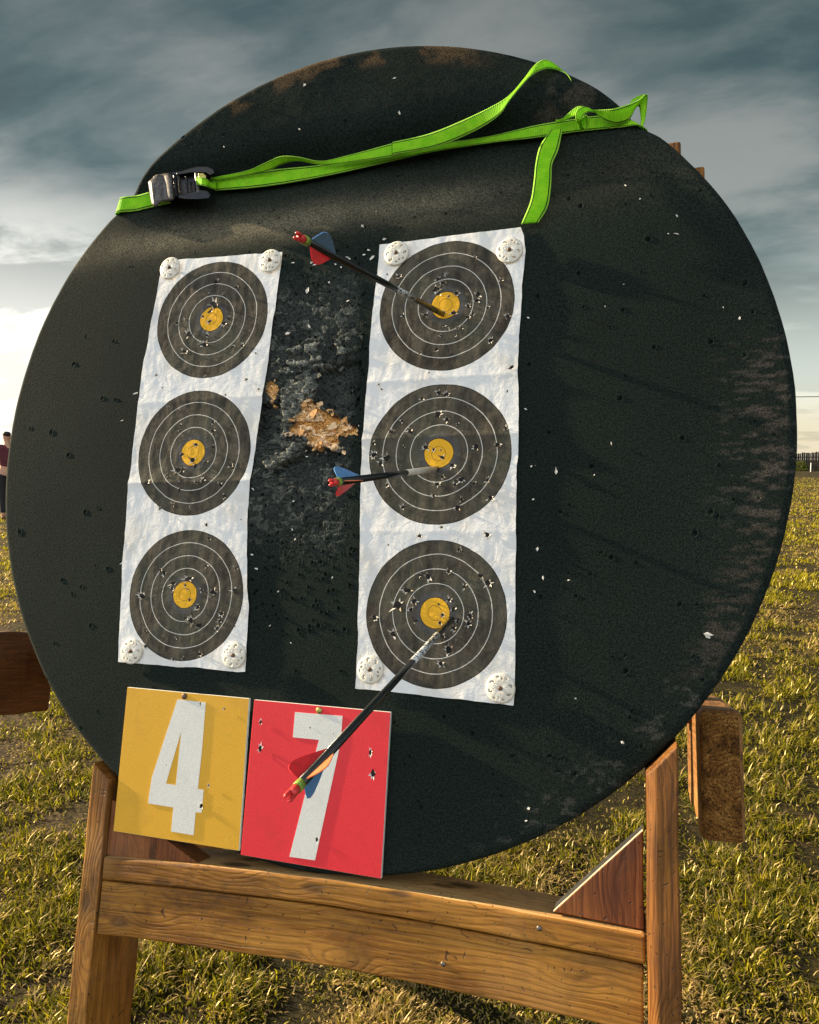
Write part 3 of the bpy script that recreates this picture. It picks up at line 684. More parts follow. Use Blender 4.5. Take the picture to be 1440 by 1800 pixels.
# ------------------------------------------------------------------ paper faces
def paper_material(name, circles, seed):
    m_, t, b = mat(name, (0.8, 0.8, 0.8), 0.82, 0, 0.15)
    oc = t.node('ShaderNodeTexCoord').outputs['Object']
    wob = t.vm('SUBTRACT', t.noise(oc, 26, 3, 0.5, 0, 1), (0.5, 0.5, 0.5)); wob = t.vm('MULTIPLY', wob, (0.0030, 0.0030, 0))
    p = t.vm('ADD', oc, wob); weave = t.noise(t.scale(oc, (900, 260, 1)), 1, 2, 0.5); weave2 = t.noise(t.scale(oc, (240, 900, 1)), 1, 2, 0.5)
    st = t.noise(t.vm('ADD', oc, (seed, seed, 0)), 14, 5, 0.6)
    pap = t.mix(t.ss(st, 0.42, 0.72), (0.80, 0.80, 0.79, 1), (0.72, 0.69, 0.63, 1))
    pap = t.mix(t.m('MULTIPLY', t.ss(t.m('ADD', weave, weave2), 1.05, 1.25), 0.20), pap, (0.60, 0.58, 0.54, 1))
    col = pap
    mott = t.noise(t.scale(oc, (70, 26, 1)), 1, 5, 0.65); m2 = t.noise(oc, 11, 3, 0.6)
    ink = t.mix(t.ss(mott, 0.32, 0.68), (0.036, 0.031, 0.024, 1), (0.105, 0.090, 0.067, 1))
    ink = t.mix(t.m('MULTIPLY', t.ss(m2, 0.4, 0.7), 0.5), ink, (0.085, 0.090, 0.062, 1))
    ink = t.mix(t.m('MULTIPLY', t.ss(t.noise(oc, 330, 3, 0.7), 0.55, 0.75), 0.35), ink, (0.20, 0.175, 0.13, 1))
    for cx, cy, rx, ry in circles:
        d = t.vm('LENGTH', t.vm('MULTIPLY', t.vm('SUBTRACT', p, (cx, cy, 0)), (1/rx, 1/ry, 0)))   # 0..1 inside the face
        inside = t.ss(d, 1.004, 0.996)
        c = ink
        c = t.mix(t.m('MULTIPLY', t.ss(d, 0.34, 0.22), 0.55), c, (0.105, 0.105, 0.115, 1))
        for rr in (0.805, 0.605, 0.405):
            ln = t.ss(t.m('ABSOLUTE', t.m('SUBTRACT', d, rr)), 0.0068, 0.0030); c = t.mix(ln, c, (0.66, 0.64, 0.58, 1))
        c = t.mix(t.ss(t.m('ABSOLUTE', t.m('SUBTRACT', d, 0.207)), 0.010, 0.005), c, (0.03, 0.025, 0.02, 1))
        c = t.mix(t.ss(d, 0.207, 0.201), c, (0.80, 0.43, 0.03, 1))
        c = t.mix(t.m('MULTIPLY', t.ss(t.m('ABSOLUTE', t.m('SUBTRACT', d, 0.098)), 0.008, 0.003), 0.7), c, (0.25, 0.12, 0.02, 1))
        c = t.mix(t.ss(t.m('ABSOLUTE', t.m('SUBTRACT', d, 0.994)), 0.008, 0.004), c, (0.03, 0.025, 0.02, 1))
        col = t.mix(inside, col, c)
    t.set(b.inputs['Base Color'], col)
    cr = t.noise(oc, 34, 5, 0.6, 1.2); cr2 = t.noise(t.scale(oc, (1, 3.0, 1)), 60, 4, 0.6, 0.6)
    t.set(b.inputs['Normal'], t.bump(t.m('ADD', t.m('ADD', cr, t.m('MULTIPLY', cr2, 0.4)), t.m('MULTIPLY', weave, 0.05)), 0.55, 0.0022))
    return m_
INK_HOLE = mat('hole_depth', (0.006, 0.006, 0.006), 0.95)[0]
TORN = worn('torn_paper_edge', (0.66, 0.63, 0.57), 0.8, var=0.3, scale=250)
TORN2 = worn('torn_printed_edge', (0.25, 0.215, 0.165), 0.8, var=0.4, scale=250)

def edge_curve(pts):
    P = np.array([unp(*p)[:2] for p in pts]); return P[np.argsort(-P[:, 1])]
def paper(name, left, right, tl, tr, blc, brc, circles, folds, holes, seed, label):
    Lc, Rcv = edge_curve([tl]+left+[blc]), edge_curve([tr]+right+[brc])
    nu, nv = 110, 300; u = np.linspace(0, 1, nu+1); v = np.linspace(0, 1, nv+1)
    def along(C, s_):
        d = np.concatenate([[0], np.cumsum(np.hypot(*np.diff(C, axis=0).T))]); d /= d[-1]
        return np.stack([np.interp(s_, d, C[:, 0]), np.interp(s_, d, C[:, 1])], 1)
    PL, PR = along(Lc, v), along(Rcv, v)
    X = PL[:, None, 0]*(1-u)+PR[:, None, 0]*u; Y = PL[:, None, 1]*(1-u)+PR[:, None, 1]*u
    X = X+0.0009*(fbm(X*30+seed, Y*30, 3, 5)-0.5)*4*(np.abs(u-0.5)*2)**6; Y = Y+0.0009*(fbm(X*30, Y*30+seed, 3, 6)-0.5)*4
    def pz(x, y):
        x = np.asarray(x, float); y = np.asarray(y, float)
        z = 0.0024+0.0022*(fbm(x*16+seed, y*11, 3, 21)-0.45)+0.0011*(fbm(x*70+seed, y*38, 3, 22)-0.5)
        for fy, amp in folds: z = z+amp*np.exp(-np.abs(y-fy)/0.010)
        return zsurf(x, y)+np.maximum(z, 0.0012)
    Z = pz(X, Y)
    V = np.stack([X, Y, Z], -1).reshape(-1, 3)
    i = np.arange(nv)[:, None]*(nu+1); j = np.arange(nu)[None, :]
    F = [tuple(q) for q in np.stack([i+j, i+nu+1+j, i+nu+2+j, i+j+1], -1).reshape(-1, 4)]
    V = [tuple(q) for q in V]; mi = [0]*len(F)
    for px, py, s_ in holes:
        c = unp(px, py, 0.25); n = random.choice((7, 8, 9)); r0 = s_*0.00039*random.uniform(0.75, 1.12); a0 = random.random()*6
        zc = float(pz(c[0], c[1])); k0 = len(V); el = random.uniform(0.55, 1.0); ring = []
        for q in range(n):
            a = 2*math.pi*q/n; r = r0*random.uniform(0.45, 1.25); uu, vv = r*math.cos(a), r*el*math.sin(a)
            x, y = c[0]+uu*math.cos(a0)-vv*math.sin(a0), c[1]+uu*math.sin(a0)+vv*math.cos(a0); ring.append((x, y))
            V.append((x, y, float(pz(x, y))+0.0004))
        F.append(tuple(range(k0, k0+n))); mi.append(1)
        ind = min(math.hypot((c[0]-q[0])/q[2], (c[1]-q[1])/q[3]) for q in circles)
        for q in range(n):                       # torn flaps standing up round the hole
            if random.random() < 0.62:
                x1, y1 = ring[q]; x2, y2 = ring[(q+1) % n]; ox, oy = (x1+x2)/2-c[0], (y1+y2)/2-c[1]
                L_ = math.hypot(ox, oy)+1e-6; e = r0*random.uniform(0.4, 1.25)
                k1 = len(V); V += [(x1, y1, zc+0.0007), (x2, y2, zc+0.0007), ((x1+x2)/2+ox/L_*e, (y1+y2)/2+oy/L_*e, zc+0.0007+r0*random.uniform(0.3, 1.0))]
                F.append((k1, k1+1, k1+2)); mi.append(2 if (ind > 1 or random.random() < 0.62) else 3)
    o = mesh_obj(name, V, F, [paper_material(name+'_print', [(a, b_, c_, d_) for a, b_, c_, d_ in circles], seed), INK_HOLE, TORN, TORN2],
                 None, loc=(0, 0, 0), midx=mi, smooth=False)
    o.data.polygons.foreach_set('use_smooth', [m__ == 0 for m__ in mi])
    tag(o, label, 'target face', 'paper target faces pinned to the foam')
    return o, pz
C = lambda x, y, a, b_: (bx(x), by(y), a/100, b_/100)
H4 = lambda L, ox, oy, k: [(ox+a/k, oy+b_/k, s_/k*2.6) for a, b_, s_ in L]
HL = H4([(845,318,14),(805,393,12),(903,408,13),(995,362,16),(830,485,34),(805,535,18),(748,577,14),(795,615,16),(942,592,15),(555,628,16),(605,597,10),(640,712,22),(780,715,18),(750,785,26),(610,840,20),(970,808,16),(1038,795,16),(1145,853,12),(765,1022,10),(400,1013,10),(447,1108,10),(685,1140,8),(920,1163,12),(490,1248,10),(1075,1045,14),(1165,1120,12),(583,1390,16),(580,1430,12),(825,1365,14),(825,1425,20),(830,1545,14),(595,1608,16),(700,1535,14),(675,1645,16),(768,1660,14),(690,1690,14),(955,1685,16),(570,1715,24),(610,1715,18),(480,1768,12),(755,1768,14),(905,630,26)], 180, 420, 4.235)
HL += H4([(590,105,18),(705,120,18),(760,105,20),(885,135,20),(335,120,24),(575,175,18),(910,225,18),(530,285,20),(660,298,10),(430,315,14),(778,438,12),(1032,395,6),(795,537,16),(775,740,12),(995,757,14),(435,775,16),(460,795,16),(525,870,26),(520,910,20),(640,835,26),(620,885,10),(635,915,8),(648,995,14),(740,920,18),(825,935,22),(985,930,24),(300,968,22),(712,1048,16),(885,1092,16),(875,1150,18),(855,1210,18),(620,1130,16),(660,1145,24),(720,1185,26),(325,1222,14),(545,1285,16),(725,1398,20),(605,1430,12),(530,1438,12),(985,1190,8),(322,1340,14)], 180, 820, 4.235)
HR = H4([(940,213,12),(1125,368,14),(405,345,14),(325,328,8),(740,330,14),(680,365,20),(715,390,14),(665,435,20),(685,465,16),(812,462,20),(757,482,10),(715,600,14),(788,600,16),(590,615,20),(435,620,12),(962,470,24),(955,512,16),(895,550,18),(925,605,16),(890,628,18),(1030,565,12),(1172,628,14),(725,690,14),(750,718,10),(820,705,12),(845,705,14),(700,760,12),(805,757,10),(668,858,12),(555,885,12),(1050,795,16),(620,1022,6),(265,1105,10),(287,1138,10),(1170,1150,8),(685,1162,16),(740,1170,16),(568,1205,12),(680,1315,20),(745,1352,16),(818,1385,8),(428,1362,12),(485,1430,26),(355,1440,16),(1160,1415,14),(1100,1528,18),(945,1545,20),(440,1545,10),(600,1545,18),(650,1560,12),(712,1615,16),(700,1565,8),(780,1672,18),(230,1520,16),(235,1600,20),(320,1620,26),(280,1655,16),(1200,985,16)], 600, 400, 4.0)
HR += H4([(715,75,12),(675,128,14),(800,130,14),(850,92,18),(935,118,16),(1025,98,14),(320,133,14),(650,205,14),(848,230,12),(1050,222,16),(820,290,20),(432,288,14),(708,428,10),(550,490,14),(1028,480,14),(330,552,10),(832,585,14),(755,738,16),(615,773,18),(555,765,12),(865,842,18),(980,768,16),(1035,820,20),(465,868,26),(400,975,26),(520,950,20),(492,1008,14),(760,938,18),(790,1000,26),(685,968,7),(712,1045,12),(692,1097,14),(905,1050,16),(898,1105,18),(525,1090,18),(232,1060,18),(365,1178,18),(790,1140,16),(820,1085,16),(707,1192,16),(755,1290,22),(705,1392,16)], 600, 820, 4.0)
faceL, pzL = paper('target_face', [(281.5,488.5),(265,580),(250.8,658.5),(229.6,840),(228,850.7),(217.8,980.6),(210.7,1117.5)],
      [(494,467),(472.8,632.5),(461,710),(442,840),(437.4,890.8),(435,952),(434.5,1032.5),(438.6,1065.6),(435,1136)], (288,457), (496,443), (209,1164), (432,1181),
      [C(-38.74,-23.46,10.1,9.88), C(-39.92,-1.5,10.05,10.03), C(-39.12,20.6,9.92,9.89)], [(unp(330,848)[1], 0.0030), (unp(330,705)[1], 0.0012)], HL, 3.1,
      'left paper strip of three ringed faces without any arrow in it')
faceR, pzR = paper('target_face', [(665.5,462.5),(653.7,575),(646,682.5),(637.5,775),(636,845),(632.5,970),(630,1132)],
      [(921,415),(923.7,437),(918.7,500),(913.7,600),(911,650),(913.7,725),(912.5,762),(910,825),(908.7,870),(907.5,932),(905.5,1045),(906,1195)], (668,430), (916,400), (626.5,1210), (903,1239),
      [C(0.06,-22.05,10.07,9.91), C(-0.16,-0.06,10.29,10.08), C(0.08,22.11,9.86,9.94)], [(unp(780,768)[1], 0.0028), (unp(780,665)[1], 0.0014), (unp(780,935)[1], 0.0010)], HR, 8.7,
      'right paper strip of three ringed faces with three arrows stuck in it')

# ------------------------------------------------------------------ plastic discs that pin the paper
mw, t, b = mat('cream_plastic', (0.70, 0.66, 0.56), 0.42, 0, 0.45)
b.inputs['Subsurface Weight'].default_value = 0.05; b.inputs['Subsurface Radius'].default_value = (0.002, 0.0015, 0.001); b.inputs['Subsurface Scale'].default_value = 1.0
oc = t.node('ShaderNodeTexCoord').outputs['Object']
t.set(b.inputs['Base Color'], t.mix(t.ss(t.noise(oc, 90, 5, 0.6), 0.4, 0.7), (0.80, 0.77, 0.68, 1), (0.70, 0.64, 0.53, 1)))
RUST = worn('rusty_nail', (0.16, 0.10, 0.065), 0.6, 0.6, 0.5, 400)
def washer(px, py, rot, label, rad=0.0192):
    c = unp(px, py, 0.60); rings = [0.10, 0.26, 0.40, 0.50, 0.56, 0.72, 0.81, 0.91, 1.0]; n = 72
    z = [0.0016, 0.0020, 0.0022, 0.0021, 0.0020, 0.0016, 0.0013, 0.0008, 0.0]
    V = []; F = []
    for k, r in enumerate(rings):
        for j in range(n):
            a = 2*math.pi*j/n+rot; V.append((c[0]+rad*r*math.cos(a), c[1]+rad*r*math.sin(a), c[2]+z[k]))
    for k in range(len(rings)-1):
        for j in range(n):
            if k == 2 and j % 9 == 0: continue            # inner slots
            if k == 4 and j % 12 in (5, 6): continue
            if k == 5 and j % 9 in (0, 1, 2): continue       # outer slots
            F.append((k*n+j, (k+1)*n+j, (k+1)*n+(j+1) % n, k*n+(j+1) % n))
    root = empty('fixing_disc', (c[0], c[1], c[2]-0.002))
    tag(root, label, 'fixing disc', 'plastic discs pinning the paper strips')
    o = mesh_obj('disc', V, F, mw, root, smooth=True); s_ = o.modifiers.new('thick', 'SOLIDIFY'); s_.thickness = 0.0022; s_.offset = -1
    V, F = tube([(c[0], c[1], c[2]-0.004), (c[0], c[1], c[2]+0.0042), (c[0], c[1], c[2]+0.0052)], [0.0026, 0.0026, 0.0014], 16)
    mesh_obj('nail', V, F, RUST, root, smooth=False)
washer(299, 471, 0.2, 'perforated cream plastic disc pinning the top left corner of the left paper strip')
washer(475, 458, 1.1, 'perforated cream plastic disc pinning the top right corner of the left paper strip')
washer(231, 1145, 0.7, 'cream plastic disc on the bottom left corner of the left strip, above the yellow card')
washer(411, 1152, 2.0, 'perforated cream plastic disc at the torn bottom right corner of the left strip')
washer(697, 445, 1.5, 'perforated cream plastic disc at the torn top left corner of the right paper strip')
washer(896, 440, 0.4, 'cream plastic disc on the top right corner of the right strip, under the hanging strap')
washer(651, 1177, 2.4, 'cream plastic disc on the bottom left corner of the right strip, beside the arrow')
washer(880, 1210, 0.9, 'cream plastic disc pinning the bottom right corner of the right paper strip')

# ------------------------------------------------------------------ number cards
def card_mat(name, base):
    m_, t, b = mat(name, base, 0.5, 0, 0.4); oc = t.node('ShaderNodeTexCoord').outputs['Object']
    fine = t.noise(oc, 700, 3, 0.7); big_ = t.noise(oc, 16, 6, 0.65); sc = t.noise(t.scale(oc, (30, 260, 30)), 1, 4, 0.7, 1.5)
    c = t.mix(t.ss(fine, 0.35, 0.65), (*[q*0.86 for q in base], 1), (*[min(1, q*1.05) for q in base], 1))
    c = t.mix(t.m('MULTIPLY', t.ss(big_, 0.50, 0.72), 0.30), c, (*[q*0.55+0.02 for q in base], 1))
    c = t.mix(t.m('MULTIPLY', t.ss(sc, 0.66, 0.76), 0.35), c, (*[min(1, q*0.6+0.25) for q in base], 1))
    t.set(b.inputs['Base Color'], c); t.set(b.inputs['Roughness'], t.ss(big_, 0.3, 0.7, 0.38, 0.65)); flute = t.m('SINE', t.m('MULTIPLY', t.node('ShaderNodeSeparateXYZ', {0: oc}).outputs[0], 2*math.pi/0.0042))
    t.set(b.inputs['Normal'], t.bump(t.m('ADD', t.m('ADD', fine, t.m('MULTIPLY', flute, 0.07)), t.m('MULTIPLY', sc, 0.5)), 0.5, 0.0004))
    return m_
YEL = card_mat('yellow_board', (0.78, 0.41, 0.024))
REDM = card_mat('red_board', (0.84, 0.030, 0.040))
WHT = card_mat('white_vinyl', (0.78, 0.77, 0.70))
CORE = worn('white_board_core', (0.68, 0.72, 0.68), 0.6, var=0.1, scale=200)
def card(corners, h, m_, numeral, hole, label, nail_px, dents, nm):
    P = [unp(*c, h)[:2] for c in corners]; P = ccw([tuple(p) for p in P]); z0, z1 = h/100-0.0055, h/100
    root_loc = np.array([np.mean([p[0] for p in P]), min(p[1] for p in P), z0])
    root = tag(empty('number_card', root_loc), label, 'number card', 'numbered lane cards')
    V, F = prism(P, z0, z1); mi = [1]*len(F); mi[1] = 0
    mesh_obj('board', V, F, [m_, CORE], root, midx=mi, bevel=0.0006)
    Q = [tuple(unp(180+a/2.667, 1190+b_/2.667, h+0.06)[:2]) for a, b_ in numeral]
    zt = z1+0.0007; zb = z1+0.0001
    import bmesh
    bm = bmesh.new()
    def loop(pts, z): return [bm.verts.new((p[0], p[1], z)) for p in pts]
    outer = loop(Q, zt); edges = [bm.edges.new((outer[i], outer[(i+1) % len(outer)])) for i in range(len(outer))]
    if hole:
        Hh = [tuple(unp(180+a/2.667, 1190+b_/2.667, h+0.06)[:2]) for a, b_ in hole]
        inn = loop(Hh, zt); edges += [bm.edges.new((inn[i], inn[(i+1) % len(inn)])) for i in range(len(inn))]
    bmesh.ops.triangle_fill(bm, edges=edges, use_beauty=True, normal=(0, 0, 1))
    ext = bmesh.ops.extrude_face_region(bm, geom=bm.faces[:]+bm.edges[:]+bm.verts[:])
    for v in ext['geom']:
        if isinstance(v, bmesh.types.BMVert): v.co.z = zb
    bmesh.ops.recalc_face_normals(bm, faces=bm.faces[:])
    bmesh.ops.translate(bm, verts=bm.verts[:], vec=Vector(-root_loc))
    me = bpy.data.meshes.new('numeral'); bm.to_mesh(me); bm.free(); me.materials.append(WHT)
    o = bpy.data.objects.new('numeral', me); COL.objects.link(o); place(o, root_loc, root, 'B')
    nail(*nail_px, h+0.05, 0.0046, root, RUST if nm == 'y' else BRASS, 'nail', 0.35)
    for px, py, s_ in dents:
        V = []; F = []; mi = []
        c = unp(px, py, h+0.09); n = 8; k0 = len(V); r0 = s_*0.00050
        for q in range(n):
            a = 6.283*q/n; r = r0*random.uniform(0.6, 1.2); V.append((c[0]+r*math.cos(a)*0.6, c[1]+r*math.sin(a), z1+0.0009))
        F.append(tuple(range(k0, k0+n))); mi.append(1)
        for q in range(n):
            if random.random() < 0.7:
                x1, y1, _ = V[k0+q]; x2, y2, _ = V[k0+(q+1) % n]; e = random.uniform(1.5, 2.6); mx_, my_ = (x1+x2)/2, (y1+y2)/2
                k1 = len(V); V += [(x1, y1, z1+0.0010), (x2, y2, z1+0.0010), (c[0]+(mx_-c[0])*e, c[1]+(my_-c[1])*e, z1+0.0010+r0*0.5)]
                F.append((k1, k1+1, k1+2)); mi.append(0)
        mesh_obj('puncture_mark', V, F, [CORE, INK_HOLE], root, midx=mi)
    return root
BRASS = worn('brass_pin', (0.42, 0.36, 0.10), 0.4, 0.8, 0.3, 400)
N4 = [(352,105),(485,120),(468,330),(448,525),(475,530),(465,637),(437,635),(428,742),(322,725),(333,612),(215,593),(218,560),(233,468)]
N4H = [(370,255),(344,508),(298,500)]
N7 = [(903,165),(1126,183),(1118,300),(1108,350),(997,860),(877,843),(1015,295),(893,283)]
card([(224,1208),(438,1228),(420,1496),(199,1461)], 0.7, YEL, N4, N4H, 'yellow card with a white number 4 nailed to the foam disc', (324, 1224), [(394,1246,4),(367,1381,4),(353,1417,8),(352,1237,4),(292,1345,2)], 'y')
card([(447,1230),(687,1252),(670,1545),(423,1503)], 0.8, REDM, N7, None, 'red card with a white number 7, right of the yellow card', (561, 1249), [(457,1317,9),(651,1323,7),(656,1359,10),(458,1270,6),(557,1476,6),(545,1279,3),(586,1290,2),(490,1425,2)], 'r')

# ------------------------------------------------------------------ arrows
CARB = worn('black_carbon_shaft', (0.012, 0.014, 0.013), 0.28, var=0.3, scale=300, spec=0.6)
WRAP = None
def wrap_material():
    m_, t, b = mat('patterned_shaft_wrap', (0.7, 0.7, 0.68), 0.4)
    oc = t.node('ShaderNodeTexCoord').outputs['Object']
    f = t.ss(t.noise(t.vm('ADD', oc, (3, 3, 3)), 230, 2, 0.6, 1.0), 0.46, 0.50)
    t.set(b.inputs['Base Color'], t.mix(f, (0.02, 0.02, 0.02, 1), (0.66, 0.68, 0.66, 1))); return m_
WRAP = wrap_material()
BANDM = worn('green_yellow_band', (0.28, 0.42, 0.06), 0.5, var=0.5, scale=260)
def plastic(name, c):
    m_, t, b = mat(name, c, 0.38, 0, 0.5)
    oc = t.node('ShaderNodeTexCoord').outputs['Object']
    t.set(b.inputs['Base Color'], t.mix(t.ss(t.noise(oc, 160, 4, 0.6), 0.4, 0.7), (*c, 1), (*[q*0.8 for q in c], 1)))
    b.inputs['Subsurface Weight'].default_value = 0.2; b.inputs['Subsurface Scale'].default_value = 0.002
    return m_
NOCK = plastic('red_nock', (0.78, 0.05, 0.05)); VR = plastic('red_vane', (0.75, 0.03, 0.04)); VB = plastic('blue_vane', (0.10, 0.32, 0.66)); VO = plastic('orange_vane', (0.85, 0.22, 0.08))
ARROW_D = np.array([0.0, 0.262, -0.965])
def arrow(entry, tail, wrap, vanes, label, rot0=0.0, wrap_dark=False, rad=0.0037):
    E = unp(*entry, 0.1); T0 = pb.copy(); ray = unp(*tail, 0)-T0; ray /= np.linalg.norm(ray)
    # point on the line of sight through the nock nearest to the line of flight
    w0 = E-T0; a = ray@ray; b_ = -ray@ARROW_D; c_ = 1.0; d_ = ray@w0; e_ = -ARROW_D@w0; den_ = a*c_-b_*b_
    s_ = (c_*d_-b_*e_)/den_; Tt = T0+ray*s_
    ax = E-Tt; Ln = np.linalg.norm(ax); ax /= Ln
    print('arrow', label[:20], 'length out of foam', round(Ln, 3), 'axis', np.round(ax, 2), 'h', round(Tt[2], 3))
    root = tag(empty('arrow', E), label, 'arrow', 'arrows stuck in the right paper strip')
    tocam = T0-Tt; w = tocam-ax*(tocam@ax); w /= np.linalg.norm(w); v = np.cross(w, ax)
    def at(s): return Tt+ax*s
    def piece(nm, s0, s1, r, m_, k=2):
        V, F = tube([at(s) for s in np.linspace(s0, s1, k)], r, 20); return mesh_obj(nm, V, F, m_, root, smooth=False)
    o = piece('shaft', 0.021, Ln+0.06, rad, CARB)
    o.data.polygons.foreach_set('use_smooth', [len(p.vertices) == 4 for p in o.data.polygons])
    for a0, a1, mm in wrap:
        q = piece('shaft_wrap', Ln*a0, Ln*a1, rad+0.00025, mm); q.data.polygons.foreach_set('use_smooth', [len(p.vertices) == 4 for p in q.data.polygons])
    q = piece('band', 0.0155, 0.0235, rad+0.0004, BANDM); q.data.polygons.foreach_set('use_smooth', [len(p.vertices) == 4 for p in q.data.polygons])
    # nock: a plug with two prongs
    V, F = tube([at(0.0162), at(0.011), at(0.008)], [rad*0.98, rad*0.98, rad*0.80], 18)
    for sgn in (-1, 1):
        i = len(V); pr = []
        for s, off, r in ((0.0105, 0.42, 0.55), (0.006, 0.55, 0.46), (0.0025, 0.60, 0.44), (0.0, 0.52, 0.26)):
            pr.append((at(s)+v*sgn*rad*off, rad*r))
        vv, ff = tube([p for p, _ in pr], [r for _, r in pr], 10); V += vv; F += [tuple(k+i for k in f) for f in ff]
    mesh_obj('nock', V, F, NOCK, root, smooth=True)
    prof = [(0.0, 0.0), (0.02, 0.45), (0.06, 0.85), (0.16, 1.0), (0.30, 0.97), (0.5, 0.74), (0.75, 0.38), (1.0, 0.0)]
    VL, VH = 0.050, 0.0132
    for ang, mm in vanes:
        a = math.radians(ang); dr = math.cos(a)*w+math.sin(a)*v; side = np.cross(ax, dr); V = []; F = []; n = len(prof)
        for sg in (-1, 1):
            for u_, h_ in prof: V.append(at(0.027+u_*VL)+dr*(rad*0.9+h_*VH)+side*0.0004*sg+side*0.002*(u_-0.3))
            for u_, h_ in prof: V.append(at(0.027+u_*VL)+dr*(rad*0.9)+side*0.0005*sg+side*0.002*(u_-0.3))
        for k in range(n-1):
            F.append((k, k+1, n+k+1, n+k)); F.append((2*n+k, 3*n+k, 3*n+k+1, 2*n+k+1)); F.append((k, 2*n+k, 2*n+k+1, k+1))
        mesh_obj('vane', V, F, mm, root)
    return root
DGREY = worn('grey_green_scuffed_wrap', (0.07, 0.085, 0.06), 0.4, var=0.7, scale=260)
CREAMW = worn('cream_wrap', (0.62, 0.58, 0.48), 0.45, var=0.25, scale=260)
OLIVE = worn('brass_toned_point_end', (0.12, 0.095, 0.02), 0.35, 0.4, 0.4, 260)
arrow((778,552), (519,413), [(0.55, 0.70, WRAP), (0.86, 1.0, OLIVE)], [(62, VB), (-58, VR), (182, VO)], 'arrow with blue and red vanes stuck in the topmost gold centre of the right strip')
arrow((768,824), (579,849), [(0.62, 0.97, CREAMW)], [(115, VB), (-6, VO), (-125, VR)], 'arrow lying nearly level in the middle face of the right strip')
arrow((795,1088), (504,1405), [(0.62, 0.84, WRAP)], [(102, VR), (-20, VO), (-134, VB)], 'longest arrow, crossing the red card from the lowest face of the right strip')

# ------------------------------------------------------------------ strap
def strap_material():
    m_, t, b = mat('lime_webbing', (0.25, 0.75, 0.01), 0.7, 0, 0.25)
    uv = t.node('ShaderNodeAttribute', attribute_name='ruv').outputs['Vector']; s3 = t.node('ShaderNodeSeparateXYZ', {0: uv}).outputs
    rib = t.m('SINE', t.m('MULTIPLY', s3[0], 2*math.pi/0.0026)); oc = t.node('ShaderNodeTexCoord').outputs['Object']
    n_ = t.noise(oc, 70, 5, 0.6)
    c = t.mix(t.ss(n_, 0.35, 0.7), (0.30, 0.80, 0.010, 1), (0.44, 0.90, 0.020, 1))
    c = t.mix(t.ss(rib, 0.1, 0.95), c, t.vm('MULTIPLY', c, (0.72, 0.80, 0.7)))
    e = t.m('ABSOLUTE', t.m('SUBTRACT', s3[1], 0.5))
    line = t.ss(t.m('ABSOLUTE', t.m('SUBTRACT', e, 0.395)), 0.040, 0.022)
    c = t.mix(line, c, (0.015, 0.025, 0.008, 1))
    sc = t.m('MULTIPLY', t.ss(e, 0.44, 0.46), t.ss(rib, -0.1, 0.3)); c = t.mix(t.m('MULTIPLY', sc, 0.75), c, (0.62, 0.85, 0.25, 1)); c = t.mix(t.m('MULTIPLY', t.ss(t.noise(oc, 18, 5, 0.65), 0.52, 0.72), 0.35), c, (0.16, 0.30, 0.03, 1))
    t.set(b.inputs['Base Color'], c); t.set(b.inputs['Normal'], t.bump(rib, 0.5, 0.0005))
    b.inputs['Transmission Weight'].default_value = 0.0
    # light passes a little through the cloth
    out = [n for n in m_.node_tree.nodes if n.type == 'OUTPUT_MATERIAL'][0]
    tr = t.node('ShaderNodeBsdfTranslucent', {0: c}); mx = t.node('ShaderNodeMixShader', {0: 0.30, 1: b.outputs[0], 2: tr}); t.set(out.inputs[0], mx)
    return m_
LIME = strap_material()
def catmull(P, k=8):
    P = np.asarray(P, float); Q = np.vstack([2*P[0]-P[1], P, 2*P[-1]-P[-2]]); out = []
    for i in range(1, len(Q)-2):
        for s in np.linspace(0, 1, k, endpoint=False):
            a, b_, c_, d_ = Q[i-1], Q[i], Q[i+1], Q[i+2]
            out.append(0.5*((2*b_)+(-a+c_)*s+(2*a-5*b_+4*c_-d_)*s*s+(-a+3*b_-3*c_+d_)*s**3))
    out.append(P[-1]); return np.array(out)
def ribbon(name, A, B, parent, th=0.0013):
    """cloth band between two edge curves (board coordinates)"""
    A = catmull(A); B = catmull(B); M = (A+B)/2; s_ = np.concatenate([[0], np.cumsum(np.linalg.norm(np.diff(M, axis=0), axis=1))]); V = []; F = []; U = []
    nw = 7
    for k in range(len(A)):
        for j in range(nw):
            f = j/(nw-1); V.append(A[k]*(1-f)+B[k]*f); U.append((s_[k], f, 0))
    for k in range(len(A)-1):
        for j in range(nw-1): F.append((k*nw+j, (k+1)*nw+j, (k+1)*nw+j+1, k*nw+j+1))
    o = mesh_obj(name, V, F, LIME, parent, smooth=True, attrs={'ruv': ('FLOAT_VECTOR', U)})
    m_ = o.modifiers.new('thick', 'SOLIDIFY'); m_.thickness = th; m_.offset = 0
    return o
strap = tag(empty('ratchet_strap', (0, 0.40, -0.01)), 'lime green ratchet strap with black edge stripes tied across the foam disc', 'strap')
def over(px, py, h):
    """as unp, but never closer than 3.5 mm to the foam surface"""
    z = h
    for _ in range(6):
        p = unp(px, py, z); z = max(h, float(zsurf(np.array([p[0]]), np.array([p[1]]))[0])*100+0.35)
    return unp(px, py, z)
u2 = lambda a, b_, h: over(650+a/2.4, 60+b_/2.4, h)
u1 = lambda a, b_, h: over(150+a/2.618, 60+b_/2.618, h)
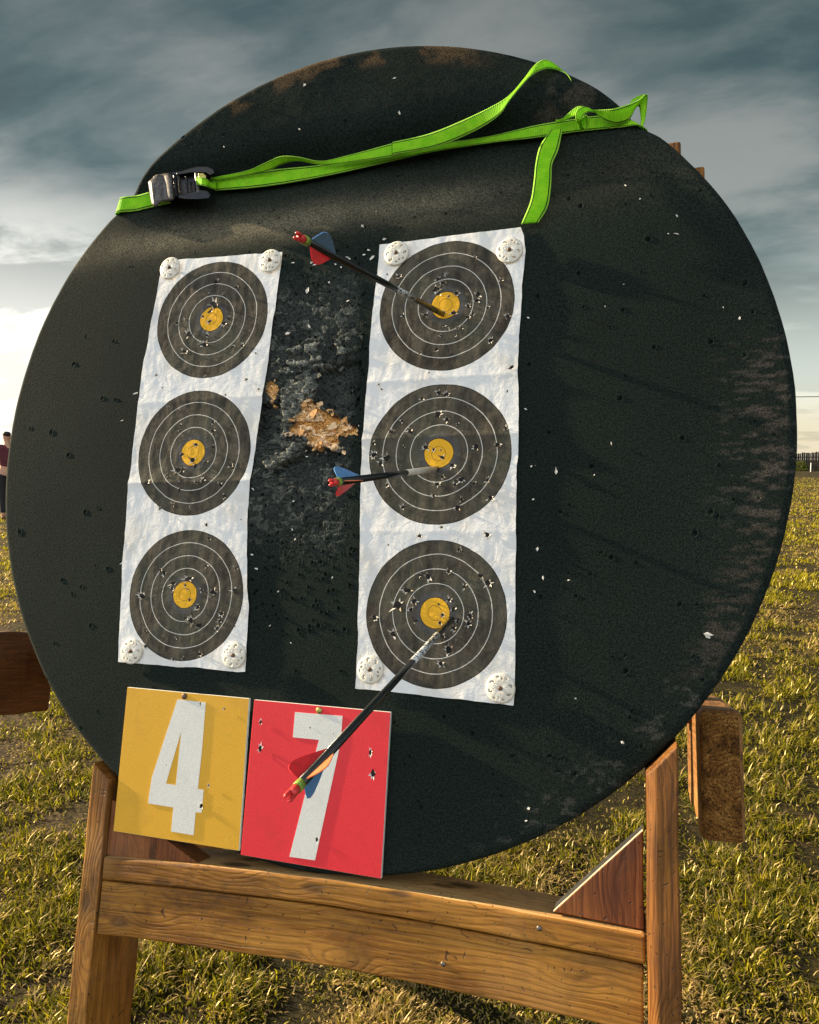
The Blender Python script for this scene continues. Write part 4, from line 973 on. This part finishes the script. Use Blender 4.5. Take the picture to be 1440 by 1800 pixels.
# tight strand across the disc
A = [u1(575, 668, -1.6), u1(860, 625, -1.7), u1(1100, 600, -1.7), u1(1440, 540, -1.7), u2(250, 470, -1.7), u2(500, 432, -1.7), u2(700, 385, -1.6), u2(850, 360, -1.5), u2(960, 345, -1.4), u2(1060, 352, -1.3), u2(1125, 375, -1.6)]
B = [u1(600, 720, -1.6), u1(830, 700, -1.7), u1(1110, 652, -1.7), u1(1440, 577, -1.7), u2(260, 497, -1.7), u2(510, 458, -1.7), u2(700, 437, -1.6), u2(850, 415, -1.5), u2(960, 403, -1.4), u2(1060, 393, -1.3), u2(1150, 388, -1.6)]
print('strap mid', [(np.round((a+b_)/2,3)) for a,b_ in zip(A,B)])
A += [np.array([0.425, 0.443, -0.045]), np.array([0.425, 0.443, -0.186]), np.array([0.40, 0.443, -0.193])]
B += [np.array([0.446, 0.419, -0.045]), np.array([0.446, 0.419, -0.186]), np.array([0.42, 0.419, -0.193])]
ribbon('webbing', A, B, strap)
# strand left of the buckle, round the edge and across the back
A = [np.array([0.40, 0.443, -0.197]), np.array([-0.40, 0.443, -0.197]), np.array([-0.425, 0.443, -0.186]), np.array([-0.426, 0.443, -0.06]), over(211, 350, -1.9), over(243, 343, -1.6), over(272, 335, -1.3), over(300, 330, -1.3)]
B = [np.array([0.40, 0.419, -0.197]), np.array([-0.41, 0.419, -0.197]), np.array([-0.447, 0.419, -0.186]), np.array([-0.448, 0.419, -0.06]), over(203, 376, -1.9), over(238, 371, -1.6), over(272, 363, -1.3), over(300, 357, -1.3)]
ribbon('webbing', A, B, strap)
# loose strand over the top edge
hs = [-1.0, -0.3, 0.2, 0.6, 0.8, 0.6, 0.2]
A = [u1(575, 662, -1.0), u1(740, 628, -0.6), u1(830, 590, 0.3), u1(900, 562, 0.9), u1(980, 565, 0.6), u1(1080, 583, -0.4), u1(1200, 560, -0.3), u1(1440, 495, 0.0), u2(100, 455, 0.3), u2(250, 420, 0.8), u2(400, 360, 1.3), u2(540, 292, 1.8), u2(600, 248, 2.2), u2(650, 190, 2.6), u2(695, 132, 2.9), u2(735, 108, 2.9), u2(775, 122, 2.0), u2(828, 163, 0.5), u2(850, 190, -4)]
B = [u1(590, 672, -1.0), u1(760, 645, -1.0), u1(850, 625, -0.6), u1(905, 598, -0.2), u1(980, 583, -0.2), u1(1080, 600, -0.8), u1(1200, 592, -0.6), u1(1440, 560, -0.3), u2(100, 508, 0.0), u2(290, 472, 0.3), u2(450, 405, 0.9), u2(545, 342, 1.6), u2(585, 285, 2.2), u2(625, 235, 2.6), u2(682, 175, 2.9), u2(742, 146, 2.6), u2(790, 150, 1.6), u2(830, 168, 0.2), u2(852, 198, -4)]
ribbon('webbing', A, B, strap)
# hanging tail
A = [u2(765, 405, -1.0), u2(742, 435, 0.2), u2(715, 480, 0.6), u2(700, 545, 1.0), u2(692, 620, 1.1), u2(678, 705, 1.3), u2(640, 800, 1.2)]
B = [u2(812, 400, -1.0), u2(808, 430, -0.2), u2(795, 490, 0.3), u2(770, 550, 0.6), u2(766, 630, 0.8), u2(752, 725, 1.0), u2(712, 795, 1.0)]
ribbon('webbing', A, B, strap)
# knot and bow
kx = lambda a, b_, h: over(980+a/8, 150+b_/8, h)
A = [kx(-20, 480, -0.6), kx(60, 470, 0.2), kx(180, 370, 0.8), kx(280, 300, 1.3), kx(360, 290, 1.6)]
B = [kx(-20, 520, -0.6), kx(90, 500, 0.0), kx(210, 450, 0.5), kx(300, 400, 1.0), kx(380, 350, 1.3)]
ribbon('webbing', A, B, strap)
A = [kx(500, 350, 0.2), kx(400, 305, 1.4), kx(300, 330, 2.1), kx(255, 400, 2.3), kx(262, 480, 1.9), kx(300, 570, 0.6), kx(340, 620, -0.6)]
B = [kx(510, 380, 0.0), kx(440, 370, 1.2), kx(380, 410, 1.9), kx(350, 450, 2.1), kx(340, 500, 1.8), kx(350, 570, 0.7), kx(380, 610, -0.4)]
ribbon('webbing', A, B, strap)
A = [kx(330, 520, 1.2), kx(360, 450, 1.9), kx(410, 420, 1.8), kx(440, 480, 1.4), kx(430, 560, 0.8), kx(390, 640, 0.0)]
B = [kx(350, 560, 0.6), kx(380, 500, 1.0), kx(400, 480, 1.1), kx(410, 530, 1.0), kx(400, 590, 0.5), kx(360, 650, -0.2)]
ribbon('webbing', A, B, strap)
A = [kx(500, 345, 0.6), kx(650, 340, 1.0), kx(800, 325, 1.2), kx(920, 290, 1.2), kx(1050, 245, 1.2), kx(1160, 195, 1.0), kx(1235, 130, 0.8), kx(1272, 140, 0.2), kx(1262, 300, -0.4), kx(1235, 480, -1.2), kx(1205, 575, -2.2)]
B = [kx(515, 365, 0.4), kx(640, 470, 0.2), kx(780, 535, 0.0), kx(900, 535, -0.1), kx(1010, 480, 0.0), kx(1085, 340, 0.2), kx(1130, 290, 0.2), kx(1150, 310, -0.4), kx(1165, 400, -0.9), kx(1172, 480, -1.5), kx(1170, 575, -2.4)]
ribbon('webbing', A, B, strap)
A = [kx(1225, 125, 0.4), kx(1160, 140, -0.2), kx(1070, 185, -0.8), kx(1020, 235, -1.2)]
B = [kx(1210, 170, 0.3), kx(1150, 190, -0.3), kx(1080, 225, -0.9), kx(1030, 250, -1.2)]
ribbon('webbing', A, B, strap)
# cam buckle
BK = worn('black_buckle_metal', (0.018, 0.018, 0.022), 0.32, 0.6, 0.3, 200, spec=0.6)
BG = worn('worn_grey_lever', (0.11, 0.10, 0.095), 0.5, 0.5, 0.6, 150)
bk = lambda a, b_, h: over(240+a/8, 270+b_/8, h)
def slab(name, quad, h0, h1, m_, parent, mod=0.0012):
    """thin plate between two heights over a quadrilateral of photo points"""
    lo = [bk(a, b_, h0) for a, b_ in quad]; hi = [bk(a, b_, h1) for a, b_ in quad]; n = len(quad)
    V = lo+hi; F = [tuple(range(n-1, -1, -1)), tuple(range(n, 2*n))]+[(i, (i+1) % n, n+(i+1) % n, n+i) for i in range(n)]
    q = quad; ar = sum(q[i][0]*q[(i+1) % n][1]-q[(i+1) % n][0]*q[i][1] for i in range(n))
    if ar > 0: F = [f[::-1] for f in F]
    return mesh_obj(name, V, F, m_, parent, bevel=mod)
frame_parts = empty
slab('buckle_plate', [(500, 260), (800, 215), (830, 570), (580, 615), (500, 600)], -1.4, 0.2, BK, strap, 0.002)
slab('buckle_side', [(560, 265), (760, 205), (860, 180), (1000, 180), (1080, 215), (1100, 270), (1040, 300), (980, 265), (800, 260), (560, 300)], 0.2, 1.1, BK, strap, 0.0012)
slab('buckle_side', [(580, 585), (760, 545), (880, 505), (1000, 520), (1040, 575), (1020, 625), (880, 640), (700, 640), (590, 625)], 0.2, 1.1, BK, strap, 0.0012)
# lever: a curved, ribbed thumb plate
V = []; F = []; prof = [(165, 1.0), (190, 1.55), (215, 1.75), (232, 1.62), (250, 1.82), (268, 1.68), (290, 1.85), (320, 1.6), (355, 1.45), (395, 1.7), (440, 2.0), (475, 1.9), (500, 1.3)]
nw = 12
for k, (a, h) in enumerate(prof):
    f = k/(len(prof)-1)
    t_y = 400-110*math.sin(min(1, f*1.8)*math.pi/2)-(60*max(0, f-0.55)); b_y = 690+60*math.sin(min(1, f*2.2)*math.pi)*(1 if f < .45 else 0)-50*max(0, f-0.4)*1.6
    sh = 35
    for j in range(nw+1):
        g_ = j/nw; V.append(bk(a+sh*g_*1.2, t_y*(1-g_)+b_y*g_, h-0.25*(2*g_-1)**4))
for k in range(len(prof)-1):
    for j in range(nw): F.append((k*(nw+1)+j, k*(nw+1)+j+1, (k+1)*(nw+1)+j+1, (k+1)*(nw+1)+j))
o = mesh_obj('buckle_lever', V, F, BG, strap, smooth=True); s_ = o.modifiers.new('thick', 'SOLIDIFY'); s_.thickness = 0.002; s_.offset = -1
for (a0, b0), (a1, b1), r, m_ in (((840, 280), (870, 560), 0.0030, BG), ((700, 330), (720, 600), 0.0022, BK), ((905, 560), (1035, 575), 0.0016, BG), ((540, 300), (560, 610), 0.0028, BK)):
    V, F = tube([bk(a0, b0, 0.9), bk(a1, b1, 0.9)], r, 12); mesh_obj('buckle_pin', V, F, m_, strap, smooth=False)
A = [bk(845, 330, 1.2), bk(920, 335, 1.55), bk(990, 360, 1.2), bk(1045, 400, 0.0), bk(1120, 400, -1.2)]
B = [bk(850, 440, 1.2), bk(920, 445, 1.55), bk(990, 465, 1.2), bk(1045, 485, 0.0), bk(1120, 510, -1.2)]
ribbon('webbing', A, B, strap)
slab('stitched_tab', [(868, 275), (940, 272), (980, 310), (975, 350), (870, 330)], 0.8, 1.2, BRASS, strap, 0.0008)

# ------------------------------------------------------------------ background
FEN = worn('dark_fence_timber', (0.030, 0.024, 0.018), 0.85, var=0.6, scale=3)
def fence_at(D0, name='boundary_fence'):
    x0, x1 = -120, 150; y_ = D0; V = []; F = []; x = x0
    while x < x1:
        w_ = random.uniform(0.12, 0.2); h = 2.0+random.uniform(-0.12, 0.12)+0.08*math.sin(x*0.4); yy = y_+random.uniform(-0.03, 0.03)
        box(V, F, (x, yy, 0), (x+w_, yy+0.03, h)); x += w_+random.uniform(0.01, 0.05)
    root = tag(empty(name, (x0, y_, 0), 'W'), 'dark close-boarded timber fence along the far edge of the field', 'fence')
    mesh_obj('boards', V, F, FEN, root, 'W'); V = []; F = []
    for z in (0.4, 1.5): box(V, F, (x0, y_+0.06, z), (x1, y_+0.1, z+0.1))
    mesh_obj('rail', V, F, FEN, root, 'W')
fence_at(92)
def leafcloud(name, c, sx, sy, sz, n, colr, parent=None, leaf=0.12, seedn=0):
    r0 = np.random.default_rng(seedn); P = r0.normal(size=(n, 3)); P /= np.linalg.norm(P, axis=1)[:, None]; rad = r0.uniform(0.55, 1.0, n)**0.6
    lump = 0.7+0.6*fbm(P[:, 0]*2.2+seedn, P[:, 1]*2.2+P[:, 2]*2, 3, seedn); P = P*(rad*lump)[:, None]*np.array([sx, sy, sz])+np.array(c)
    P[:, 2] = np.maximum(P[:, 2], 0.03)
    u = r0.normal(size=(n, 3)); u /= np.linalg.norm(u, axis=1)[:, None]; w = r0.normal(size=(n, 3)); w -= u*(u*w).sum(1)[:, None]; w /= np.linalg.norm(w, axis=1)[:, None]
    s_ = leaf*r0.uniform(0.6, 1.3, n)[:, None]
    V = np.stack([P-u*s_, P-w*s_*0.45, P+u*s_, P+w*s_*0.45], 1).reshape(-1, 3); F = np.arange(4*n).reshape(-1, 4)
    m_ = bpy.data.materials.new('leaves'); m_.use_nodes = True; t = NT(m_.node_tree); m_.node_tree.nodes.clear()
    nz = t.noise(t.node('ShaderNodeTexCoord').outputs['Object'], 1.6, 4, 0.6)
    cc = t.mix(t.ss(nz, 0.35, 0.65), (*[q*0.6 for q in colr], 1), (*[q*1.3 for q in colr], 1))
    df = t.node('ShaderNodeBsdfDiffuse', {0: cc}); tr = t.node('ShaderNodeBsdfTranslucent', {0: cc})
    mx = t.node('ShaderNodeMixShader', {0: 0.35, 1: df, 2: tr}); t.node('ShaderNodeOutputMaterial', {0: mx})
    return mesh_obj(name, V, F, m_, parent, 'W', loc=None if parent is not None else (c[0], c[1], 0))
BARK = worn('bark', (0.07, 0.05, 0.035), 0.9, var=0.5, scale=20)
bush_px = [(1406, 1.1, 1.6), (1470, 1.0, 2.0), (1350, 1.3, 2.2), (860, 1.5, 2.5), (300, 1.2, 2.0), (-80, 1.4, 2.4)]
labels = ['yellow green bush at the foot of the far fence, just right of the foam disc', 'wide bush by the far fence at the right edge', 'taller bush by the fence hidden behind the disc', 'broad bush behind the middle of the disc', 'bush behind the left part of the disc', 'bush far out to the left by the fence']
for (px, h, w_), lb in zip(bush_px, labels):
    d = ray_w(px, 815); k = (90.6-CAMW.translation.y)/d.y; p = CAMW.translation+d*k
    tag(leafcloud('bush', (p.x, 90.4, h*0.42), w_*0.55, 0.6, h*0.55, 900, (0.13, 0.15, 0.03), None, 0.10, int(px) % 97+3), lb, 'bush', 'bushes along the far fence')
WPAINT = worn('white_painted_post', (0.72, 0.72, 0.68), 0.6, var=0.15, scale=10)
d = ray_w(1426, 815); k = (86-CAMW.translation.y)/d.y; p = CAMW.translation+d*k
V, F = tube([(p.x, 86, -0.05), (p.x, 86, 0.9), (p.x, 86, 0.95)], [0.05, 0.05, 0.02], 10)
tag(mesh_obj('marker_post', V, F, WPAINT, None, 'W', loc=(p.x, 86, 0)), 'short white post standing in front of the far fence', 'post')
# overhead cable between two poles
d = ray_w(1420, 697); k = (100-CAMW.translation.y)/d.y; pc = CAMW.translation+d*k
dl = ray_w(1180, 697); pl = CAMW.translation+dl*((100-CAMW.translation.y)/dl.y); xr_ = pc.x+32
for nm, xx in (('left', pl.x), ('right', xr_)):
    root = tag(empty('utility_pole', (xx, 100, 0), 'W'), 'wooden utility pole beyond the field, %s' % ('hidden behind the foam disc' if nm == 'left' else 'far off to the right'), 'pole', 'poles carrying the overhead cable')
    V, F = tube([(xx, 100, -0.3), (xx, 100, 10.2)], [0.14, 0.10], 12); mesh_obj('pole', V, F, BARK, root, 'W')
    V = []; F = []; box(V, F, (xx-0.04, 99.2, pc.z-0.16), (xx+0.04, 100.8, pc.z-0.06)); mesh_obj('crossarm', V, F, BARK, root, 'W')
P_ = [(pl.x+(xr_-pl.x)*s, 100, pc.z-0.10*math.sin(math.pi*s)*1.5+0.1) for s in np.linspace(0, 1, 24)]
V, F = tube(P_, 0.045, 8); tag(mesh_obj('overhead_cable', V, F, FEN, None, 'W'), 'thin dark cable crossing the pale sky low on the right', 'cable')

# ------------------------------------------------------------------ bystander glimpsed past the left rim
def person():
    Zd = 14.2; hd = world_at(12, 768, Zd); base = Vector((hd.x, hd.y, 0)); ht = 1.72
    root = tag(empty('person', base, 'W'), 'dark haired person in a maroon top standing in the field behind the disc', 'person')
    SK = worn('skin', (0.50, 0.27, 0.17), 0.55, var=0.12, scale=30); SH = worn('maroon_cloth', (0.10, 0.018, 0.026), 0.85, var=0.3, scale=12, bumpd=0.003)
    TR = worn('black_trousers', (0.014, 0.014, 0.017), 0.85, var=0.3, scale=12, bumpd=0.003); HA = worn('dark_hair', (0.016, 0.011, 0.009), 0.6, var=0.4, scale=60, bumpd=0.002)
    SHO = worn('brown_shoe', (0.16, 0.07, 0.03), 0.6, var=0.3, scale=20)
    fw = (CAMW.translation-base); fw.z = 0; fw.normalize(); right = Vector((-fw.y, fw.x, 0))   # seen from behind: faces away
    f = -fw; r = Vector((f.y, -f.x, 0))
    def W3(a, b_, c): return base+r*a+f*b_+Vector((0, 0, c))
    def skin(name, nodes, edges, m_, lv=2, rootn=0):
        me = bpy.data.meshes.new(name); me.from_pydata([tuple(W3(*n[:3])-base) for n in nodes], edges, []); me.materials.append(m_)
        o = bpy.data.objects.new(name, me); COL.objects.link(o); place(o, base, root, 'W')
        md = o.modifiers.new('skin', 'SKIN'); md.use_smooth_shade = True
        for i, n in enumerate(nodes):
            q = me.skin_vertices[0].data[i]; q.radius = (n[3], n[4] if len(n) > 4 else n[3]); q.use_root = (i == rootn)
        s = o.modifiers.new('sub', 'SUBSURF'); s.levels = lv; s.render_levels = lv
        return o
    N = [(0, 0, 0.95, .13, .10), (0, .01, 1.15, .12, .09), (0, .0, 1.33, .15, .09), (0, 0, 1.45, .06, .06), (0, .01, 1.53, .05, .055), (0, .015, 1.60, .07, .085), (0, .015, 1.67, .07, .085)]
    E = [(i, i+1) for i in range(6)]
    for s in (-1, 1):
        k = len(N); N += [(s*.09, 0, .88, .085), (s*.10, .02, .50, .06), (s*.10, -.01, .10, .042), (s*.10, .12, .04, .035)]; E += [(0, k), (k, k+1), (k+1, k+2), (k+2, k+3)]
        k = len(N); N += [(s*.18, 0, 1.40, .055), (s*.225, -.02, 1.13, .042), (s*.21, .06, .88, .028), (s*.205, .08, .82, .032, .018)]; E += [(2, k), (k, k+1), (k+1, k+2), (k+2, k+3)]
        for q in range(4):
            j = len(N); o_ = (q-1.5)*.018; N += [(s*.205, .09+o_, .765, .0085), (s*.20, .095+o_, .725+abs(q-1.4)*.006, .007)]; E += [(k+3, j), (j, j+1)]
        j = len(N); N += [(s*.195, .12, .80, .009), (s*.19, .135, .77, .008)]; E += [(k+3, j), (j, j+1)]
    skin('body', N, E, SK)
    hair = [(0, -.01, 1.60, .072, .085), (0, -.005, 1.66, .084, .098), (0, .0, 1.705, .06, .07)]; skin('hair', hair, [(0, 1), (1, 2)], HA)
    T_ = [(0, 0, .98, .165, .12), (0, .01, 1.15, .145, .11), (0, 0, 1.36, .165, .105), (0, 0, 1.44, .07, .07)]
    Et = [(0, 1), (1, 2), (2, 3)]
    for s in (-1, 1):
        k = len(T_); T_ += [(s*.185, 0, 1.395, .068), (s*.225, -.015, 1.20, .060)]; Et += [(2, k), (k, k+1)]
    skin('shirt', T_, Et, SH)
    P = [(0, 0, .96, .145, .115)]; Ep = []
    for s in (-1, 1):
        k = len(P); P += [(s*.095, 0, .84, .10), (s*.10, .02, .50, .078), (s*.10, -.01, .12, .062)]; Ep += [(0, k), (k, k+1), (k+1, k+2)]
    skin('trousers', P, Ep, TR)
    for s in (-1, 1):
        skin('shoe', [(s*.10, -.03, .05, .045), (s*.10, .06, .045, .048, .04), (s*.10, .16, .035, .04, .032)], [(0, 1), (1, 2)], SHO)
    # face on the far side: eyes, nose and mouth
    for s in (-1, 1):
        v_, f_ = tube([W3(s*.032, .095, 1.625), W3(s*.032, .103, 1.625)], [.011, .004], 8); mesh_obj('eye', v_, f_, HA, root, 'W', loc=tuple(base))
    v_, f_ = tube([W3(0, .098, 1.63), W3(0, .112, 1.60), W3(0, .10, 1.59)], [.006, .012, .008], 8); mesh_obj('nose', v_, f_, SK, root, 'W', loc=tuple(base))
person()
